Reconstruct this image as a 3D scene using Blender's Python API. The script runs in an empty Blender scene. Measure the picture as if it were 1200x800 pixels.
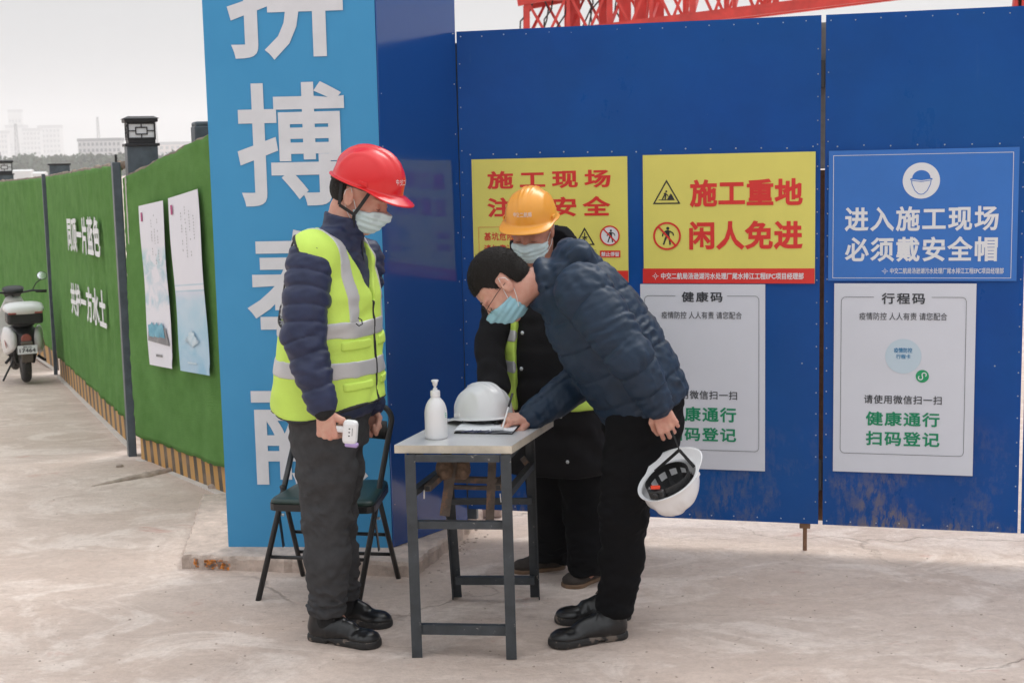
import bpy, bmesh, math, random, time
import numpy as np
from mathutils import Vector, Matrix
T0 = time.time()
random.seed(7); rng = np.random.default_rng(7)
SC = bpy.context.scene
COL = SC.collection

# ------------------------------------------------------------------ camera
FPX = 1660.0                       # focal length in pixels of the 1200 px wide photograph
TH = math.radians(7.4); PH = math.radians(1.24)
CAM = np.array([0, 0, 1.7])
fw = np.array([0, math.cos(TH), -math.sin(TH)])
_u0 = np.array([0, math.sin(TH), math.cos(TH)]); _r0 = np.array([1., 0, 0])
rt = math.cos(PH)*_r0 - math.sin(PH)*_u0
up = math.sin(PH)*_r0 + math.cos(PH)*_u0
cam = bpy.data.cameras.new('camera'); camo = bpy.data.objects.new('camera', cam); COL.objects.link(camo)
cam.sensor_width = 36; cam.lens = 36*FPX/1200; cam.clip_start = .1; cam.clip_end = 6000
M = Matrix.Identity(4)
for i in range(3):
    M[i][0] = rt[i]; M[i][1] = up[i]; M[i][2] = -fw[i]; M[i][3] = CAM[i]
camo.matrix_world = M
SC.camera = camo
cam.dof.use_dof = True; cam.dof.focus_distance = 5.2; cam.dof.aperture_fstop = 9.0

def ray(px, py): return fw + rt*(px-600)/FPX - up*(py-400)/FPX
def G(px, py, z=0.):
    d = ray(px, py); return CAM + d*(z-CAM[2])/d[2]
def P(px, py, Y):
    d = ray(px, py); return CAM + d*Y/d[1]
def PL(px, py, p0, n):
    d = ray(px, py); return CAM + d*np.dot(np.asarray(p0)-CAM, n)/np.dot(d, n)

# ------------------------------------------------------------------ world, sun, exposure
SUN_EL, SUN_AZ = math.radians(52), math.radians(35)     # azimuth from +Y towards +X: behind the gate, to the right
W = bpy.data.worlds.new("World"); SC.world = W; W.use_nodes = True
nt = W.node_tree; nt.nodes.clear()
wo = nt.nodes.new('ShaderNodeOutputWorld'); bg = nt.nodes.new('ShaderNodeBackground')
sky = nt.nodes.new('ShaderNodeTexSky'); sky.sky_type = 'NISHITA'; sky.sun_disc = False
sky.sun_elevation = SUN_EL; sky.sun_rotation = SUN_AZ
sky.air_density = 1.0; sky.dust_density = 4.0; sky.ozone_density = 1.0
hs = nt.nodes.new('ShaderNodeHueSaturation'); hs.inputs['Saturation'].default_value = .12
mx = nt.nodes.new('ShaderNodeMix'); mx.data_type = 'RGBA'
mx.inputs[0].default_value = .86
mx.inputs[7].default_value = (3.4, 3.5, 3.6, 1)         # the even cloud deck
nt.links.new(sky.outputs[0], hs.inputs['Color']); nt.links.new(hs.outputs[0], mx.inputs[6])
tcw = nt.nodes.new('ShaderNodeTexCoord'); spw = nt.nodes.new('ShaderNodeSeparateXYZ'); nt.links.new(tcw.outputs['Generated'], spw.inputs[0])
mrw = nt.nodes.new('ShaderNodeMapRange'); mrw.inputs['From Min'].default_value = 0; mrw.inputs['From Max'].default_value = 1
mrw.inputs['To Min'].default_value = 1.0; mrw.inputs['To Max'].default_value = 5.0          # overcast sky: the zenith is brighter than the horizon
nt.links.new(spw.outputs[2], mrw.inputs['Value'])
vm = nt.nodes.new('ShaderNodeVectorMath'); vm.operation = 'SCALE'; nt.links.new(mx.outputs[2], vm.inputs[0]); nt.links.new(mrw.outputs[0], vm.inputs['Scale'])
nt.links.new(vm.outputs[0], bg.inputs['Color']); bg.inputs['Strength'].default_value = .1
nt.links.new(bg.outputs[0], wo.inputs['Surface'])
sl = bpy.data.lights.new('sun', 'SUN'); sl.energy = .95; sl.angle = math.radians(24); sl.color = (1, .965, .92)
so = bpy.data.objects.new('sun', sl); COL.objects.link(so)
sd = Vector((math.sin(SUN_AZ)*math.cos(SUN_EL), math.cos(SUN_AZ)*math.cos(SUN_EL), math.sin(SUN_EL)))
so.rotation_euler = sd.to_track_quat('Z', 'Y').to_euler(); so.location = (3, 8, 12)
SC.view_settings.view_transform = 'Standard'; SC.view_settings.look = 'None'
SC.view_settings.gamma = 1; SC.view_settings.use_curve_mapping = False
SC.view_settings.exposure = 0.0
SC.cycles.volume_bounces = 3
SC.cycles.use_denoising = True

# ------------------------------------------------------------------ materials
MAT = {}
def mat(name, col, rough=.6, metal=0., var=0., vscale=8., bump=0., bscale=60., spec=.5, coat=0., sheen=0.,
        col2=None, stretch=(1, 1, 1), trans=0., sss=0., wear=None, wscale=20., wthr=.62, coords='Object', bdist=.004):
    m = bpy.data.materials.new(name); m.use_nodes = True; t = m.node_tree; N = t.nodes; L = t.links
    b = N['Principled BSDF']; b.inputs['Roughness'].default_value = rough; b.inputs['Metallic'].default_value = metal
    b.inputs['Specular IOR Level'].default_value = spec
    if coat: b.inputs['Coat Weight'].default_value = coat; b.inputs['Coat Roughness'].default_value = .08
    if sheen: b.inputs['Sheen Weight'].default_value = sheen; b.inputs['Sheen Roughness'].default_value = .4
    if trans: b.inputs['Transmission Weight'].default_value = trans
    if sss:
        b.inputs['Subsurface Weight'].default_value = sss; b.inputs['Subsurface Scale'].default_value = .01
        b.inputs['Subsurface Radius'].default_value = (1, .35, .2)
    c = (*col, 1)
    b.inputs['Base Color'].default_value = c
    tc = N.new('ShaderNodeTexCoord'); mp = N.new('ShaderNodeMapping'); mp.inputs['Scale'].default_value = stretch
    L.new(tc.outputs[coords], mp.inputs[0])
    src = None
    if var > 0 or col2:
        n = N.new('ShaderNodeTexNoise'); n.inputs['Scale'].default_value = vscale; n.inputs['Detail'].default_value = 6
        n.inputs['Roughness'].default_value = .65
        L.new(mp.outputs[0], n.inputs['Vector'])
        r = N.new('ShaderNodeValToRGB')
        r.color_ramp.elements[0].position = .32; r.color_ramp.elements[1].position = .68
        if col2: r.color_ramp.elements[0].color = c; r.color_ramp.elements[1].color = (*col2, 1)
        else:
            r.color_ramp.elements[0].color = (*[x*(1-var) for x in col], 1)
            r.color_ramp.elements[1].color = (*[min(1, x*(1+var)) for x in col], 1)
        L.new(n.outputs['Fac'], r.inputs[0]); src = r.outputs[0]
    if wear:
        n = N.new('ShaderNodeTexNoise'); n.inputs['Scale'].default_value = wscale; n.inputs['Detail'].default_value = 8
        n.inputs['Roughness'].default_value = .7
        L.new(mp.outputs[0], n.inputs['Vector'])
        r = N.new('ShaderNodeValToRGB'); r.color_ramp.elements[0].position = wthr; r.color_ramp.elements[1].position = wthr+.04
        r.color_ramp.elements[0].color = (0, 0, 0, 1); r.color_ramp.elements[1].color = (1, 1, 1, 1)
        L.new(n.outputs['Fac'], r.inputs[0])
        x = N.new('ShaderNodeMix'); x.data_type = 'RGBA'; L.new(r.outputs[0], x.inputs[0])
        if src: L.new(src, x.inputs[6])
        else: x.inputs[6].default_value = c
        x.inputs[7].default_value = (*wear, 1); src = x.outputs[2]
    if src: L.new(src, b.inputs['Base Color'])
    if bump > 0:
        n = N.new('ShaderNodeTexNoise'); n.inputs['Scale'].default_value = bscale; n.inputs['Detail'].default_value = 5
        L.new(mp.outputs[0], n.inputs['Vector'])
        bp = N.new('ShaderNodeBump'); bp.inputs['Strength'].default_value = bump; bp.inputs['Distance'].default_value = bdist
        L.new(n.outputs['Fac'], bp.inputs['Height']); L.new(bp.outputs[0], b.inputs['Normal'])
    MAT[name] = m
    return m

# ------------------------------------------------------------------ object helpers
class MB:
    """collects geometry for ONE mesh object"""
    def __init__(s): s.v = []; s.f = []; s.n = 0
    def add(s, v, f):
        v = np.asarray(v, float).reshape(-1, 3); s.v.append(v)
        s.f += [tuple(int(i)+s.n for i in q) for q in f]; s.n += len(v); return s
    def box(s, c, size, R=None, bev=0.):
        x, y, z = [d/2 for d in size]; c = np.asarray(c, float)
        if bev <= 0:
            v = np.array([(a*x, b*y, d*z) for a in (-1, 1) for b in (-1, 1) for d in (-1, 1)])
            f = [(0, 1, 3, 2), (4, 6, 7, 5), (0, 4, 5, 1), (2, 3, 7, 6), (0, 2, 6, 4), (1, 5, 7, 3)]
        else:
            bm = bmesh.new(); bmesh.ops.create_cube(bm, size=1)
            for w in bm.verts: w.co = Vector((w.co.x*2*x, w.co.y*2*y, w.co.z*2*z))
            bmesh.ops.bevel(bm, geom=list(bm.edges), offset=bev, segments=2, affect='EDGES', profile=.5)
            bm.verts.index_update()
            v = np.array([w.co[:] for w in bm.verts]); f = [[w.index for w in q.verts] for q in bm.faces]; bm.free()
        if R is not None: v = v @ np.asarray(R, float).T
        return s.add(v+c, f)
    def bar(s, a, b, w, h=None, ref=(0, 0, 1), bev=0.):
        """rectangular bar from a to b; w across ref x dir, h along ref"""
        a = np.asarray(a, float); b = np.asarray(b, float); d = b-a; L = np.linalg.norm(d); d = d/L
        r = np.asarray(ref, float)
        if abs(d @ r) > .97: r = np.array([0, 1., 0])
        x = np.cross(d, r); x /= np.linalg.norm(x); y = np.cross(x, d)
        return s.box((a+b)/2, (w, h or w, L), np.stack([x, y, d], 1), bev)
    def tube(s, pts, r, n=8, cap=True, closed=False):
        pts = [np.asarray(p, float) for p in pts]; m = len(pts)
        rr = r if hasattr(r, '__len__') else [r]*m
        prev = None; V = []
        for i, p in enumerate(pts):
            if closed: t = pts[(i+1) % m]-pts[i-1]
            else: t = pts[min(i+1, m-1)]-pts[max(i-1, 0)]
            t = t/np.linalg.norm(t)
            if prev is None:
                a = np.array([0, 0, 1.]) if abs(t[2]) < .9 else np.array([1., 0, 0]); x = np.cross(t, a)
            else: x = prev-t*(prev @ t)
            x /= np.linalg.norm(x); y = np.cross(t, x); prev = x
            for k in range(n):
                a = 2*math.pi*k/n; V.append(p+rr[i]*(math.cos(a)*x+math.sin(a)*y))
        F = []
        for i in range(m if closed else m-1):
            j = (i+1) % m
            for k in range(n): F.append((i*n+k, i*n+(k+1) % n, j*n+(k+1) % n, j*n+k))
        if cap and not closed: F.append(tuple(range(n))[::-1]); F.append(tuple((m-1)*n+k for k in range(n)))
        return s.add(V, F)
    def lathe(s, prof, c, axis=None, n=32):
        """prof: list of (radius, height)"""
        c = np.asarray(c, float); V = []; F = []
        R = np.eye(3) if axis is None else np.asarray(axis)
        for (r, h) in prof:
            for k in range(n):
                a = 2*math.pi*k/n; V.append(R @ np.array([r*math.cos(a), r*math.sin(a), h])+c)
        m = len(prof)
        for i in range(m-1):
            for k in range(n): F.append((i*n+k, i*n+(k+1) % n, (i+1)*n+(k+1) % n, (i+1)*n+k))
        F.append(tuple(range(n))[::-1]); F.append(tuple((m-1)*n+k for k in range(n)))
        return s.add(V, F)
    def prism(s, poly, z0, z1):
        """vertical prism from a CCW plan polygon [(x,y)..]"""
        n = len(poly); V = [(x, y, z0) for x, y in poly]+[(x, y, z1) for x, y in poly]
        F = [tuple(range(n))[::-1], tuple(range(n, 2*n))]+[(i, (i+1) % n, n+(i+1) % n, n+i) for i in range(n)]
        return s.add(V, F)
    def quadslab(s, O, U, V, n, t):
        """parallelogram O,O+U,O+U+V,O+V with thickness t along n"""
        O, U, V, n = [np.asarray(q, float) for q in (O, U, V, n)]
        b = [O, O+U, O+U+V, O+V]; v = b+[q+n*t for q in b]
        return s.add(v, [(3, 2, 1, 0), (4, 5, 6, 7), (0, 1, 5, 4), (1, 2, 6, 5), (2, 3, 7, 6), (3, 0, 4, 7)])
    def extr(s, pts2, O, ax, ay, n, t):
        """2D polygon in the frame O, ax, ay extruded t along n"""
        O, ax, ay, n = [np.asarray(q, float) for q in (O, ax, ay, n)]
        b = [O+ax*x+ay*y for x, y in pts2]; m = len(b)
        return s.add(b+[q+n*t for q in b], [tuple(range(m))[::-1], tuple(range(m, 2*m))]+[(i, (i+1) % m, m+(i+1) % m, m+i) for i in range(m)])

def tag(o, label=None, cat=None, group=None, kind=None):
    if label: o['label'] = label
    if cat: o['category'] = cat
    if group: o['group'] = group
    if kind: o['kind'] = kind
    return o
def thing(name, label, cat, loc, group=None):
    o = bpy.data.objects.new(name, None); COL.objects.link(o); o.empty_display_size = .1
    o.location = loc; return tag(o, label, cat, group)
def wmat(o):
    return Matrix.Translation(o.location) @ o.rotation_euler.to_matrix().to_4x4() @ Matrix.Diagonal((*o.scale, 1)) if o.parent is None else \
        wmat(o.parent) @ o.matrix_parent_inverse @ Matrix.Translation(o.location) @ o.rotation_euler.to_matrix().to_4x4()
def link(name, me, m, parent=None, kind=None, label=None, smooth=False):
    """me holds world coordinates: recentre it and link it as one object"""
    n = len(me.vertices); co = np.empty(n*3, np.float32); me.vertices.foreach_get('co', co); co = co.reshape(-1, 3)
    c = (co.min(0)+co.max(0))/2; c[2] = co[:, 2].min() if parent is None else c[2]
    c = c.astype(np.float64)
    me.vertices.foreach_set('co', (co-c).astype(np.float32).ravel()); me.update()
    for x in (m if isinstance(m, (list, tuple)) else [m]): me.materials.append(MAT[x] if isinstance(x, str) else x)
    if smooth: me.shade_smooth()
    o = bpy.data.objects.new(name, me); COL.objects.link(o); o.location = c
    if parent is not None:
        o.parent = parent; o.matrix_parent_inverse = wmat(parent).inverted()
    return tag(o, label, None, None, kind)
def build(name, mb, m, parent=None, kind=None, label=None, smooth=False, fixn=False, autos=None):
    me = bpy.data.meshes.new(name)
    v = np.concatenate(mb.v); me.from_pydata(v.tolist(), [], mb.f)
    if fixn:
        bm = bmesh.new(); bm.from_mesh(me); bmesh.ops.recalc_face_normals(bm, faces=bm.faces); bm.to_mesh(me); bm.free()
    o = link(name, me, m, parent, kind, label, smooth)
    if autos is not None:
        me.shade_smooth(); bm = bmesh.new(); bm.from_mesh(me); lim = math.radians(autos)
        for e in bm.edges:
            if len(e.link_faces) == 2 and e.link_faces[0].normal.angle(e.link_faces[1].normal, 0) > lim: e.smooth = False
            elif len(e.link_faces) != 2: e.smooth = False
        bm.to_mesh(me); bm.free()
    return o
def norm(a): a = np.asarray(a, float); return a/np.linalg.norm(a)

_tc = {}
def text_mesh(body, bold=.0, space=1.0):
    c = bpy.data.curves.new('t', 'FONT'); c.body = body; c.offset = bold; c.space_character = space; c.resolution_u = 3
    o = bpy.data.objects.new('t', c); COL.objects.link(o)
    bpy.context.view_layer.update()
    dg = bpy.context.evaluated_depsgraph_get()
    me = bpy.data.meshes.new_from_object(o.evaluated_get(dg)); bpy.data.objects.remove(o)
    co = np.array([v.co[:] for v in me.vertices]); fs = [tuple(p.vertices) for p in me.polygons]
    return co, fs
def text_quad(name, body, O, U, V, n, off, m, parent, bold=.012, space=1.0, t=.0006, label=None):
    """text filling the parallelogram O, U (line direction), V (up), lifted off along n"""
    co, fs = text_mesh(body, 0, space)
    edges = {}
    for q in fs:
        for i in range(len(q)):
            a, b = q[i], q[(i+1) % len(q)]; edges.setdefault((min(a, b), max(a, b)), []).append((a, b))
    be = [e[0] for e in edges.values() if len(e) == 1]
    n0 = len(co); hz_ = [0.]*n0; ex = []; ef = []
    if bold > 0:                                  # heavier strokes: every outline is widened outward with mitred corners
        nxt = {a: b for a, b in be}; prv = {b: a for a, b in be}; oi = {}
        for v in nxt:
            if v not in prv: continue
            d0 = co[v][:2]-co[prv[v]][:2]; d1 = co[nxt[v]][:2]-co[v][:2]
            l0, l1 = np.hypot(*d0), np.hypot(*d1)
            if l0 < 1e-7 or l1 < 1e-7: continue
            m0 = np.array([d0[1], -d0[0]])/l0; m1 = np.array([d1[1], -d1[0]])/l1; mm = m0+m1; q_ = mm @ mm
            w = mm*(2/q_) if q_ > .9 else mm/max(math.sqrt(q_), 1e-6)*1.5
            oi[v] = n0+len(ex); p_ = co[v][:2]+w*bold; ex.append((p_[0], p_[1], 0)); hz_.append(.12)
        for a, b in be:
            if a in oi and b in oi: ef.append((b, a, oi[a], oi[b]))
    if ex: co = np.concatenate([co, np.array(ex)])
    mn = co.min(0); s = co.max(0)-mn; uv = (co-mn)/np.where(s > 0, s, 1)
    O, U, V, n = [np.asarray(q, float) for q in (O, U, V, n)]
    f = O+np.outer(uv[:, 0], U)+np.outer(uv[:, 1], V)+np.outer(off+t*(1+.35*np.array(hz_)), n)
    mb = MB(); mb.add(f, fs+ef)
    fr = f[:n0]; N = len(f); mb.v.append(fr-n*t); mb.n += n0
    mb.f += [(b, a, a+N, b+N) for a, b in be]
    return build(name, mb, m, parent, label=label)
# ================================================================== SETTING
def sstep(a, b, x):
    t = np.clip((x-a)/(b-a), 0, 1); return t*t*(3-2*t)
_k = rng.normal(size=(40, 2)); _k /= np.linalg.norm(_k, axis=1)[:, None]
_kf = np.exp(rng.uniform(math.log(1.2), math.log(14), 40)); _kp = rng.uniform(0, 6.28, 40)
def gnoise(x, y):
    s = 0
    for k, f, p in zip(_k, _kf, _kp): s = s+np.sin(f*(k[0]*x+k[1]*y*1.0)+p+1.3*np.sin(f*.6*(k[1]*x-k[0]*y)+p*2))/f**.9
    return s
def zbase(x, y):
    x = np.asarray(x, float); y = np.asarray(y, float)
    drop = .065*np.clip(y-8, 0, 8)*sstep(-1.0, -2.4, x)
    drop = drop*1.0+.0*x
    return -drop-1.2*sstep(25, 90, y)
def segdist(x, y, pts):
    d = np.full(np.shape(x), 9.)
    for (a, b) in zip(pts[:-1], pts[1:]):
        ax, ay = a; bx, by = b; dx, dy = bx-ax, by-ay
        t = np.clip(((x-ax)*dx+(y-ay)*dy)/(dx*dx+dy*dy), 0, 1)
        d = np.minimum(d, np.hypot(x-ax-t*dx, y-ay-t*dy))
    return d
def GT(px, py):
    d = ray(px, py); t = 4/d[1]
    for _ in range(80):
        p = CAM+d*t; e = p[2]-float(zbase(p[0], p[1])); t += e/(-d[2])*.7
    return CAM+d*t
CRUST = [tuple(GT(*p)[:2]) for p in ((112, 569), (150, 562), (180, 556), (212, 548))]
CRACK = [tuple(G(*p)[:2]) for p in ((515, 668), (535, 652), (560, 640), (590, 632))]
def zg(x, y):
    z = zbase(x, y)+gnoise(x, y)*.0016*sstep(60, 20, y)
    return z
# --- ground: one sheet, fine near the camera, reaching the horizon
def gl(a, b, st, lo, hi, n):
    f = np.arange(a, b+st, st)
    l = a-(np.geomspace(st, a-lo, n)); r = b+np.geomspace(st, hi-b, n)
    return np.concatenate([l[::-1], f, r])
gx = gl(-4.5, 3.5, .03, -3200, 3200, 40); gy = gl(3.4, 9.5, .03, -60, 3950, 54)
X, Y = np.meshgrid(gx, gy, indexing='ij'); Z = zg(X, Y)
nx, ny = X.shape; idx = np.arange(nx*ny).reshape(nx, ny)
q = np.stack([idx[:-1, :-1], idx[1:, :-1], idx[1:, 1:], idx[:-1, 1:]], -1).reshape(-1, 4)
def fast_mesh(name, v, q):
    me = bpy.data.meshes.new(name); v = np.asarray(v, np.float32); q = np.asarray(q, np.int32); k = q.shape[1]
    me.vertices.add(len(v)); me.vertices.foreach_set('co', v.ravel())
    me.loops.add(q.size); me.loops.foreach_set('vertex_index', q.ravel())
    me.polygons.add(len(q)); me.polygons.foreach_set('loop_start', np.arange(0, q.size, k, dtype=np.int32))
    me.polygons.foreach_set('loop_total', np.full(len(q), k, np.int32))
    me.update(calc_edges=True); me.validate(); return me
# ground material: dusty pinkish concrete haul road, brushed streaks, red clay smears, fine cracks
def ground_mat():
    m = bpy.data.materials.new('ground'); m.use_nodes = True; t = m.node_tree; N = t.nodes; L = t.links; b = N['Principled BSDF']
    b.inputs['Roughness'].default_value = .88; b.inputs['Specular IOR Level'].default_value = .25
    g = N.new('ShaderNodeNewGeometry')
    def noise(scale, det=6, rough=.6, st=(1, 1, 1), rot=0, dist=0.):
        mp = N.new('ShaderNodeMapping'); mp.inputs['Scale'].default_value = st; mp.inputs['Rotation'].default_value = (0, 0, rot)
        n = N.new('ShaderNodeTexNoise'); n.inputs['Scale'].default_value = scale; n.inputs['Detail'].default_value = det
        n.inputs['Roughness'].default_value = rough; n.inputs['Distortion'].default_value = dist
        L.new(g.outputs['Position'], mp.inputs[0]); L.new(mp.outputs[0], n.inputs['Vector']); return n.outputs['Fac']
    def ramp(src, a, b_, ca=0., cb=1.):
        r = N.new('ShaderNodeMapRange'); r.inputs['From Min'].default_value = a; r.inputs['From Max'].default_value = b_
        r.inputs['To Min'].default_value = ca; r.inputs['To Max'].default_value = cb; L.new(src, r.inputs['Value']); return r.outputs[0]
    def mix(f, a, b_, mode='MIX'):
        x = N.new('ShaderNodeMix'); x.data_type = 'RGBA'; x.blend_type = mode
        if isinstance(f, float): x.inputs[0].default_value = f
        else: L.new(f, x.inputs[0])
        for s, v in ((6, a), (7, b_)):
            if isinstance(v, tuple): x.inputs[s].default_value = (*v, 1)
            else: L.new(v, x.inputs[s])
        return x.outputs[2]
    base = mix(ramp(noise(.9, 8, .62), .34, .66), (.59, .465, .395), (.71, .595, .525))
    base = mix(ramp(noise(4.2, 12, .74, (1, 1.5, 1), .35, .9), .44, .64, 0, .7), base, (.53, .425, .365))
    base = mix(ramp(noise(1.7, 12, .72, (1, 1.4, 1), -.22, 1.3), .50, .60, 0, .7), base, (.80, .69, .62))
    base = mix(ramp(noise(6.5, 12, .78, (.8, 1.8, 1), .5, 1.8), .57, .68, 0, .55), base, (.40, .30, .25))
    base = mix(ramp(noise(12, 10, .8, (.5, 2.4, 1), -.1, .9), .60, .70, 0, .5), base, (.36, .265, .215))
    red = mix(ramp(noise(2.6, 9, .7, (1, 1.8, 1), .2, .6), .62, .70, 0, .55), base, (.50, .215, .165))
    fine = mix(ramp(noise(34, 10, .82), .44, .64, 0, .28), red, (.33, .255, .215))
    dots = mix(ramp(noise(34, 3, .5), .735, .77, 0, .5), fine, (.16, .12, .10))
    v = N.new('ShaderNodeTexVoronoi'); v.feature = 'DISTANCE_TO_EDGE'; v.inputs['Scale'].default_value = .55
    mp = N.new('ShaderNodeMapping'); nz = N.new('ShaderNodeTexNoise'); nz.inputs['Scale'].default_value = 2.2; nz.inputs['Detail'].default_value = 7
    ad = N.new('ShaderNodeVectorMath'); ad.operation = 'MULTIPLY_ADD'; ad.inputs[1].default_value = (.9, .9, 0)
    L.new(g.outputs['Position'], nz.inputs['Vector']); L.new(nz.outputs['Color'], ad.inputs[0]); L.new(g.outputs['Position'], ad.inputs[2])
    L.new(ad.outputs[0], v.inputs['Vector'])
    ck = ramp(v.outputs['Distance'], .0, .006, 1, 0)
    gate_ = ramp(noise(.7, 3, .5), .5, .62)
    mu = N.new('ShaderNodeMath'); mu.operation = 'MULTIPLY'; L.new(ck, mu.inputs[0]); L.new(gate_, mu.inputs[1])
    mu2 = N.new('ShaderNodeMath'); mu2.operation = 'MULTIPLY'; L.new(mu.outputs[0], mu2.inputs[0]); mu2.inputs[1].default_value = .55
    fin = mix(mu2.outputs[0], dots, (.2, .15, .12))
    L.new(fin, b.inputs['Base Color'])
    h1 = noise(9, 10, .7, (.8, 1.6, 1), .2, .5); h2 = noise(90, 4, .6)
    a1 = N.new('ShaderNodeMath'); a1.operation = 'MULTIPLY_ADD'; L.new(h2, a1.inputs[0]); a1.inputs[1].default_value = .22; L.new(h1, a1.inputs[2])
    a2 = N.new('ShaderNodeMath'); a2.operation = 'MULTIPLY_ADD'; L.new(mu.outputs[0], a2.inputs[0]); a2.inputs[1].default_value = -.5; L.new(a1.outputs[0], a2.inputs[2])
    bp = N.new('ShaderNodeBump'); bp.inputs['Strength'].default_value = .9; bp.inputs['Distance'].default_value = .015
    L.new(a2.outputs[0], bp.inputs['Height']); L.new(bp.outputs[0], b.inputs['Normal'])
    MAT['ground'] = m
ground_mat()
gme = fast_mesh('ground', np.stack([X, Y, Z], -1).reshape(-1, 3), q)
link('ground', gme, 'ground', kind='structure', smooth=True)

mat('gate_blue', (.004, .068, .31), .32, spec=.2, bump=.6, bscale=2.2, bdist=.018, var=.12, vscale=3, wear=(.30, .26, .24), wscale=9, wthr=.735, coords='Object')
def gate_dirt():
    m = MAT['gate_blue']; t = m.node_tree; N = t.nodes; L = t.links; b = N['Principled BSDF']
    src = b.inputs['Base Color'].links[0].from_socket
    g = N.new('ShaderNodeNewGeometry'); sp = N.new('ShaderNodeSeparateXYZ'); L.new(g.outputs['Position'], sp.inputs[0])
    def noise(sc, st, det=8, ro=.7):
        mp = N.new('ShaderNodeMapping'); mp.inputs['Scale'].default_value = st; L.new(g.outputs['Position'], mp.inputs[0])
        n = N.new('ShaderNodeTexNoise'); n.inputs['Scale'].default_value = sc; n.inputs['Detail'].default_value = det; n.inputs['Roughness'].default_value = ro; L.new(mp.outputs[0], n.inputs['Vector']); return n.outputs['Fac']
    def mr(s_, a, c, x=0., y=1.):
        r = N.new('ShaderNodeMapRange'); r.inputs['From Min'].default_value = a; r.inputs['From Max'].default_value = c; r.inputs['To Min'].default_value = x; r.inputs['To Max'].default_value = y; L.new(s_, r.inputs['Value']); return r.outputs[0]
    def mul(a, c):
        q = N.new('ShaderNodeMath'); q.operation = 'MULTIPLY'; L.new(a, q.inputs[0]); L.new(c, q.inputs[1]); return q.outputs[0]
    def mix(f, a, col):
        x = N.new('ShaderNodeMix'); x.data_type = 'RGBA'; L.new(f, x.inputs[0]); L.new(a, x.inputs[6]); x.inputs[7].default_value = (*col, 1); return x.outputs[2]
    low = mr(sp.outputs[2], .12, .62, 1, 0)
    patch = mul(mr(noise(2.2, (1, 1, 1.0)), .48, .61), mr(noise(42, (1, 1, .35), 6), .43, .56))
    c = mix(mul(mul(patch, low), mr(noise(5, (1, 1, 1)), .2, .5)), src, (.26, .20, .165))
    c = mix(mul(low, mr(noise(3, (1, 1, .3)), .35, .8, 0, .35)), c, (.07, .10, .17))
    c = mix(mr(noise(16, (1, 1, .10), 7), .66, .78, 0, .30), c, (.10, .16, .30))
    c = mix(mr(noise(150, (1, 1, 1), 2), .76, .79, 0, .55), c, (.34, .38, .44))
    c = mix(mr(noise(.9, (1, 1, 1.4), 4, .5), .35, .70, 0, .6), c, (.006, .098, .33))
    L.new(c, b.inputs['Base Color'])
    r = mr(noise(4, (1, 1, .5)), .3, .7, .24, .46); L.new(r, b.inputs['Roughness'])
gate_dirt()
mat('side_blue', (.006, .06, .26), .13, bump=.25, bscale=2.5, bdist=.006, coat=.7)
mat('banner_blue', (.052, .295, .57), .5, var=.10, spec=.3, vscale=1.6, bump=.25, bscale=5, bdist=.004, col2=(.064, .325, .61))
mat('white_vinyl', (.71, .72, .76), .5, var=.05)
mat('rivet', (.62, .64, .66), .3, metal=.7)
mat('rust', (.16, .085, .05), .85, var=.4, vscale=30, bump=.5, col2=(.26, .14, .08))
mat('steel_grey', (.075, .095, .115), .45, var=.25, vscale=12, bump=.1)
mat('black_steel', (.02, .02, .023), .5, var=.2)
mat('concrete', (.53, .43, .37), .9, var=.25, vscale=14, bump=.8, bscale=45, bdist=.01, wear=(.2, .15, .12), wscale=7, wthr=.66)
mat('orange_paint', (.70, .25, .05), .8, var=.4, vscale=60, wear=(.4, .3, .25), wscale=40, wthr=.5)
mat('sign_yellow', (.78, .71, .155), .42, var=.04, vscale=4, bump=.3, bscale=4, bdist=.012)
mat('sign_red', (.72, .03, .025), .42, var=.05)
mat('sign_white', (.78, .79, .82), .42)
mat('sign_black', (.02, .02, .022), .5)
mat('sign_blue', (.03, .17, .56), .36, var=.05, vscale=4, bump=.3, bscale=4, bdist=.012)
mat('paper_white', (.69, .71, .78), .42, var=.03, vscale=3, bump=.15, bscale=6)
mat('print_dark', (.04, .045, .055), .55)
mat('print_green', (.0, .26, .12), .5)
mat('logo_green', (.01, .33, .13), .5)
mat('pale_cyan', (.55, .67, .76), .5)
mat('print_blue', (.02, .20, .42), .5)

# --- plinth (kerb slab) under the pillar
zp = .065
pa = G(214, 649.5, zp); pb = G(488, 659, zp); pc = G(566, 594, zp)
W_ = thing('plinth', 'low broken concrete kerb slab under the blue banner pillar', 'plinth', ((pa[0]+pc[0])/2, 6.0, 0))
mb = MB()
edge = []
poly = [pa[:2], pb[:2], pc[:2], np.array([pc[0]-.35, pc[1]+.5]), np.array([pa[0]-.15, pa[1]+1.1])]
for i in range(len(poly)):
    a, b = poly[i], poly[(i+1) % len(poly)]; n = max(2, int(np.linalg.norm(b-a)/.03))
    for k in range(n):
        e = a+(b-a)*k/n; edge.append(e+rng.normal(0, .0045, 2))
n = len(edge); V = [(e[0], e[1], -.05) for e in edge]+[(e[0]+rng.normal(0, .002), e[1], zp-.014+rng.normal(0, .003)) for e in edge]
cx = np.mean(edge, 0)
V += [(*(e+(cx-e)*.012), zp+rng.normal(0, .0012)) for e in edge]
F = [(i, (i+1) % n, n+(i+1) % n, n+i) for i in range(n)]+[(n+i, n+(i+1) % n, 2*n+(i+1) % n, 2*n+i) for i in range(n)]+[tuple(range(2*n, 3*n))]
mb.add(V, F); build('slab', mb, 'concrete', W_)
mb = MB()
o1 = G(231, 665, .0); 
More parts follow.
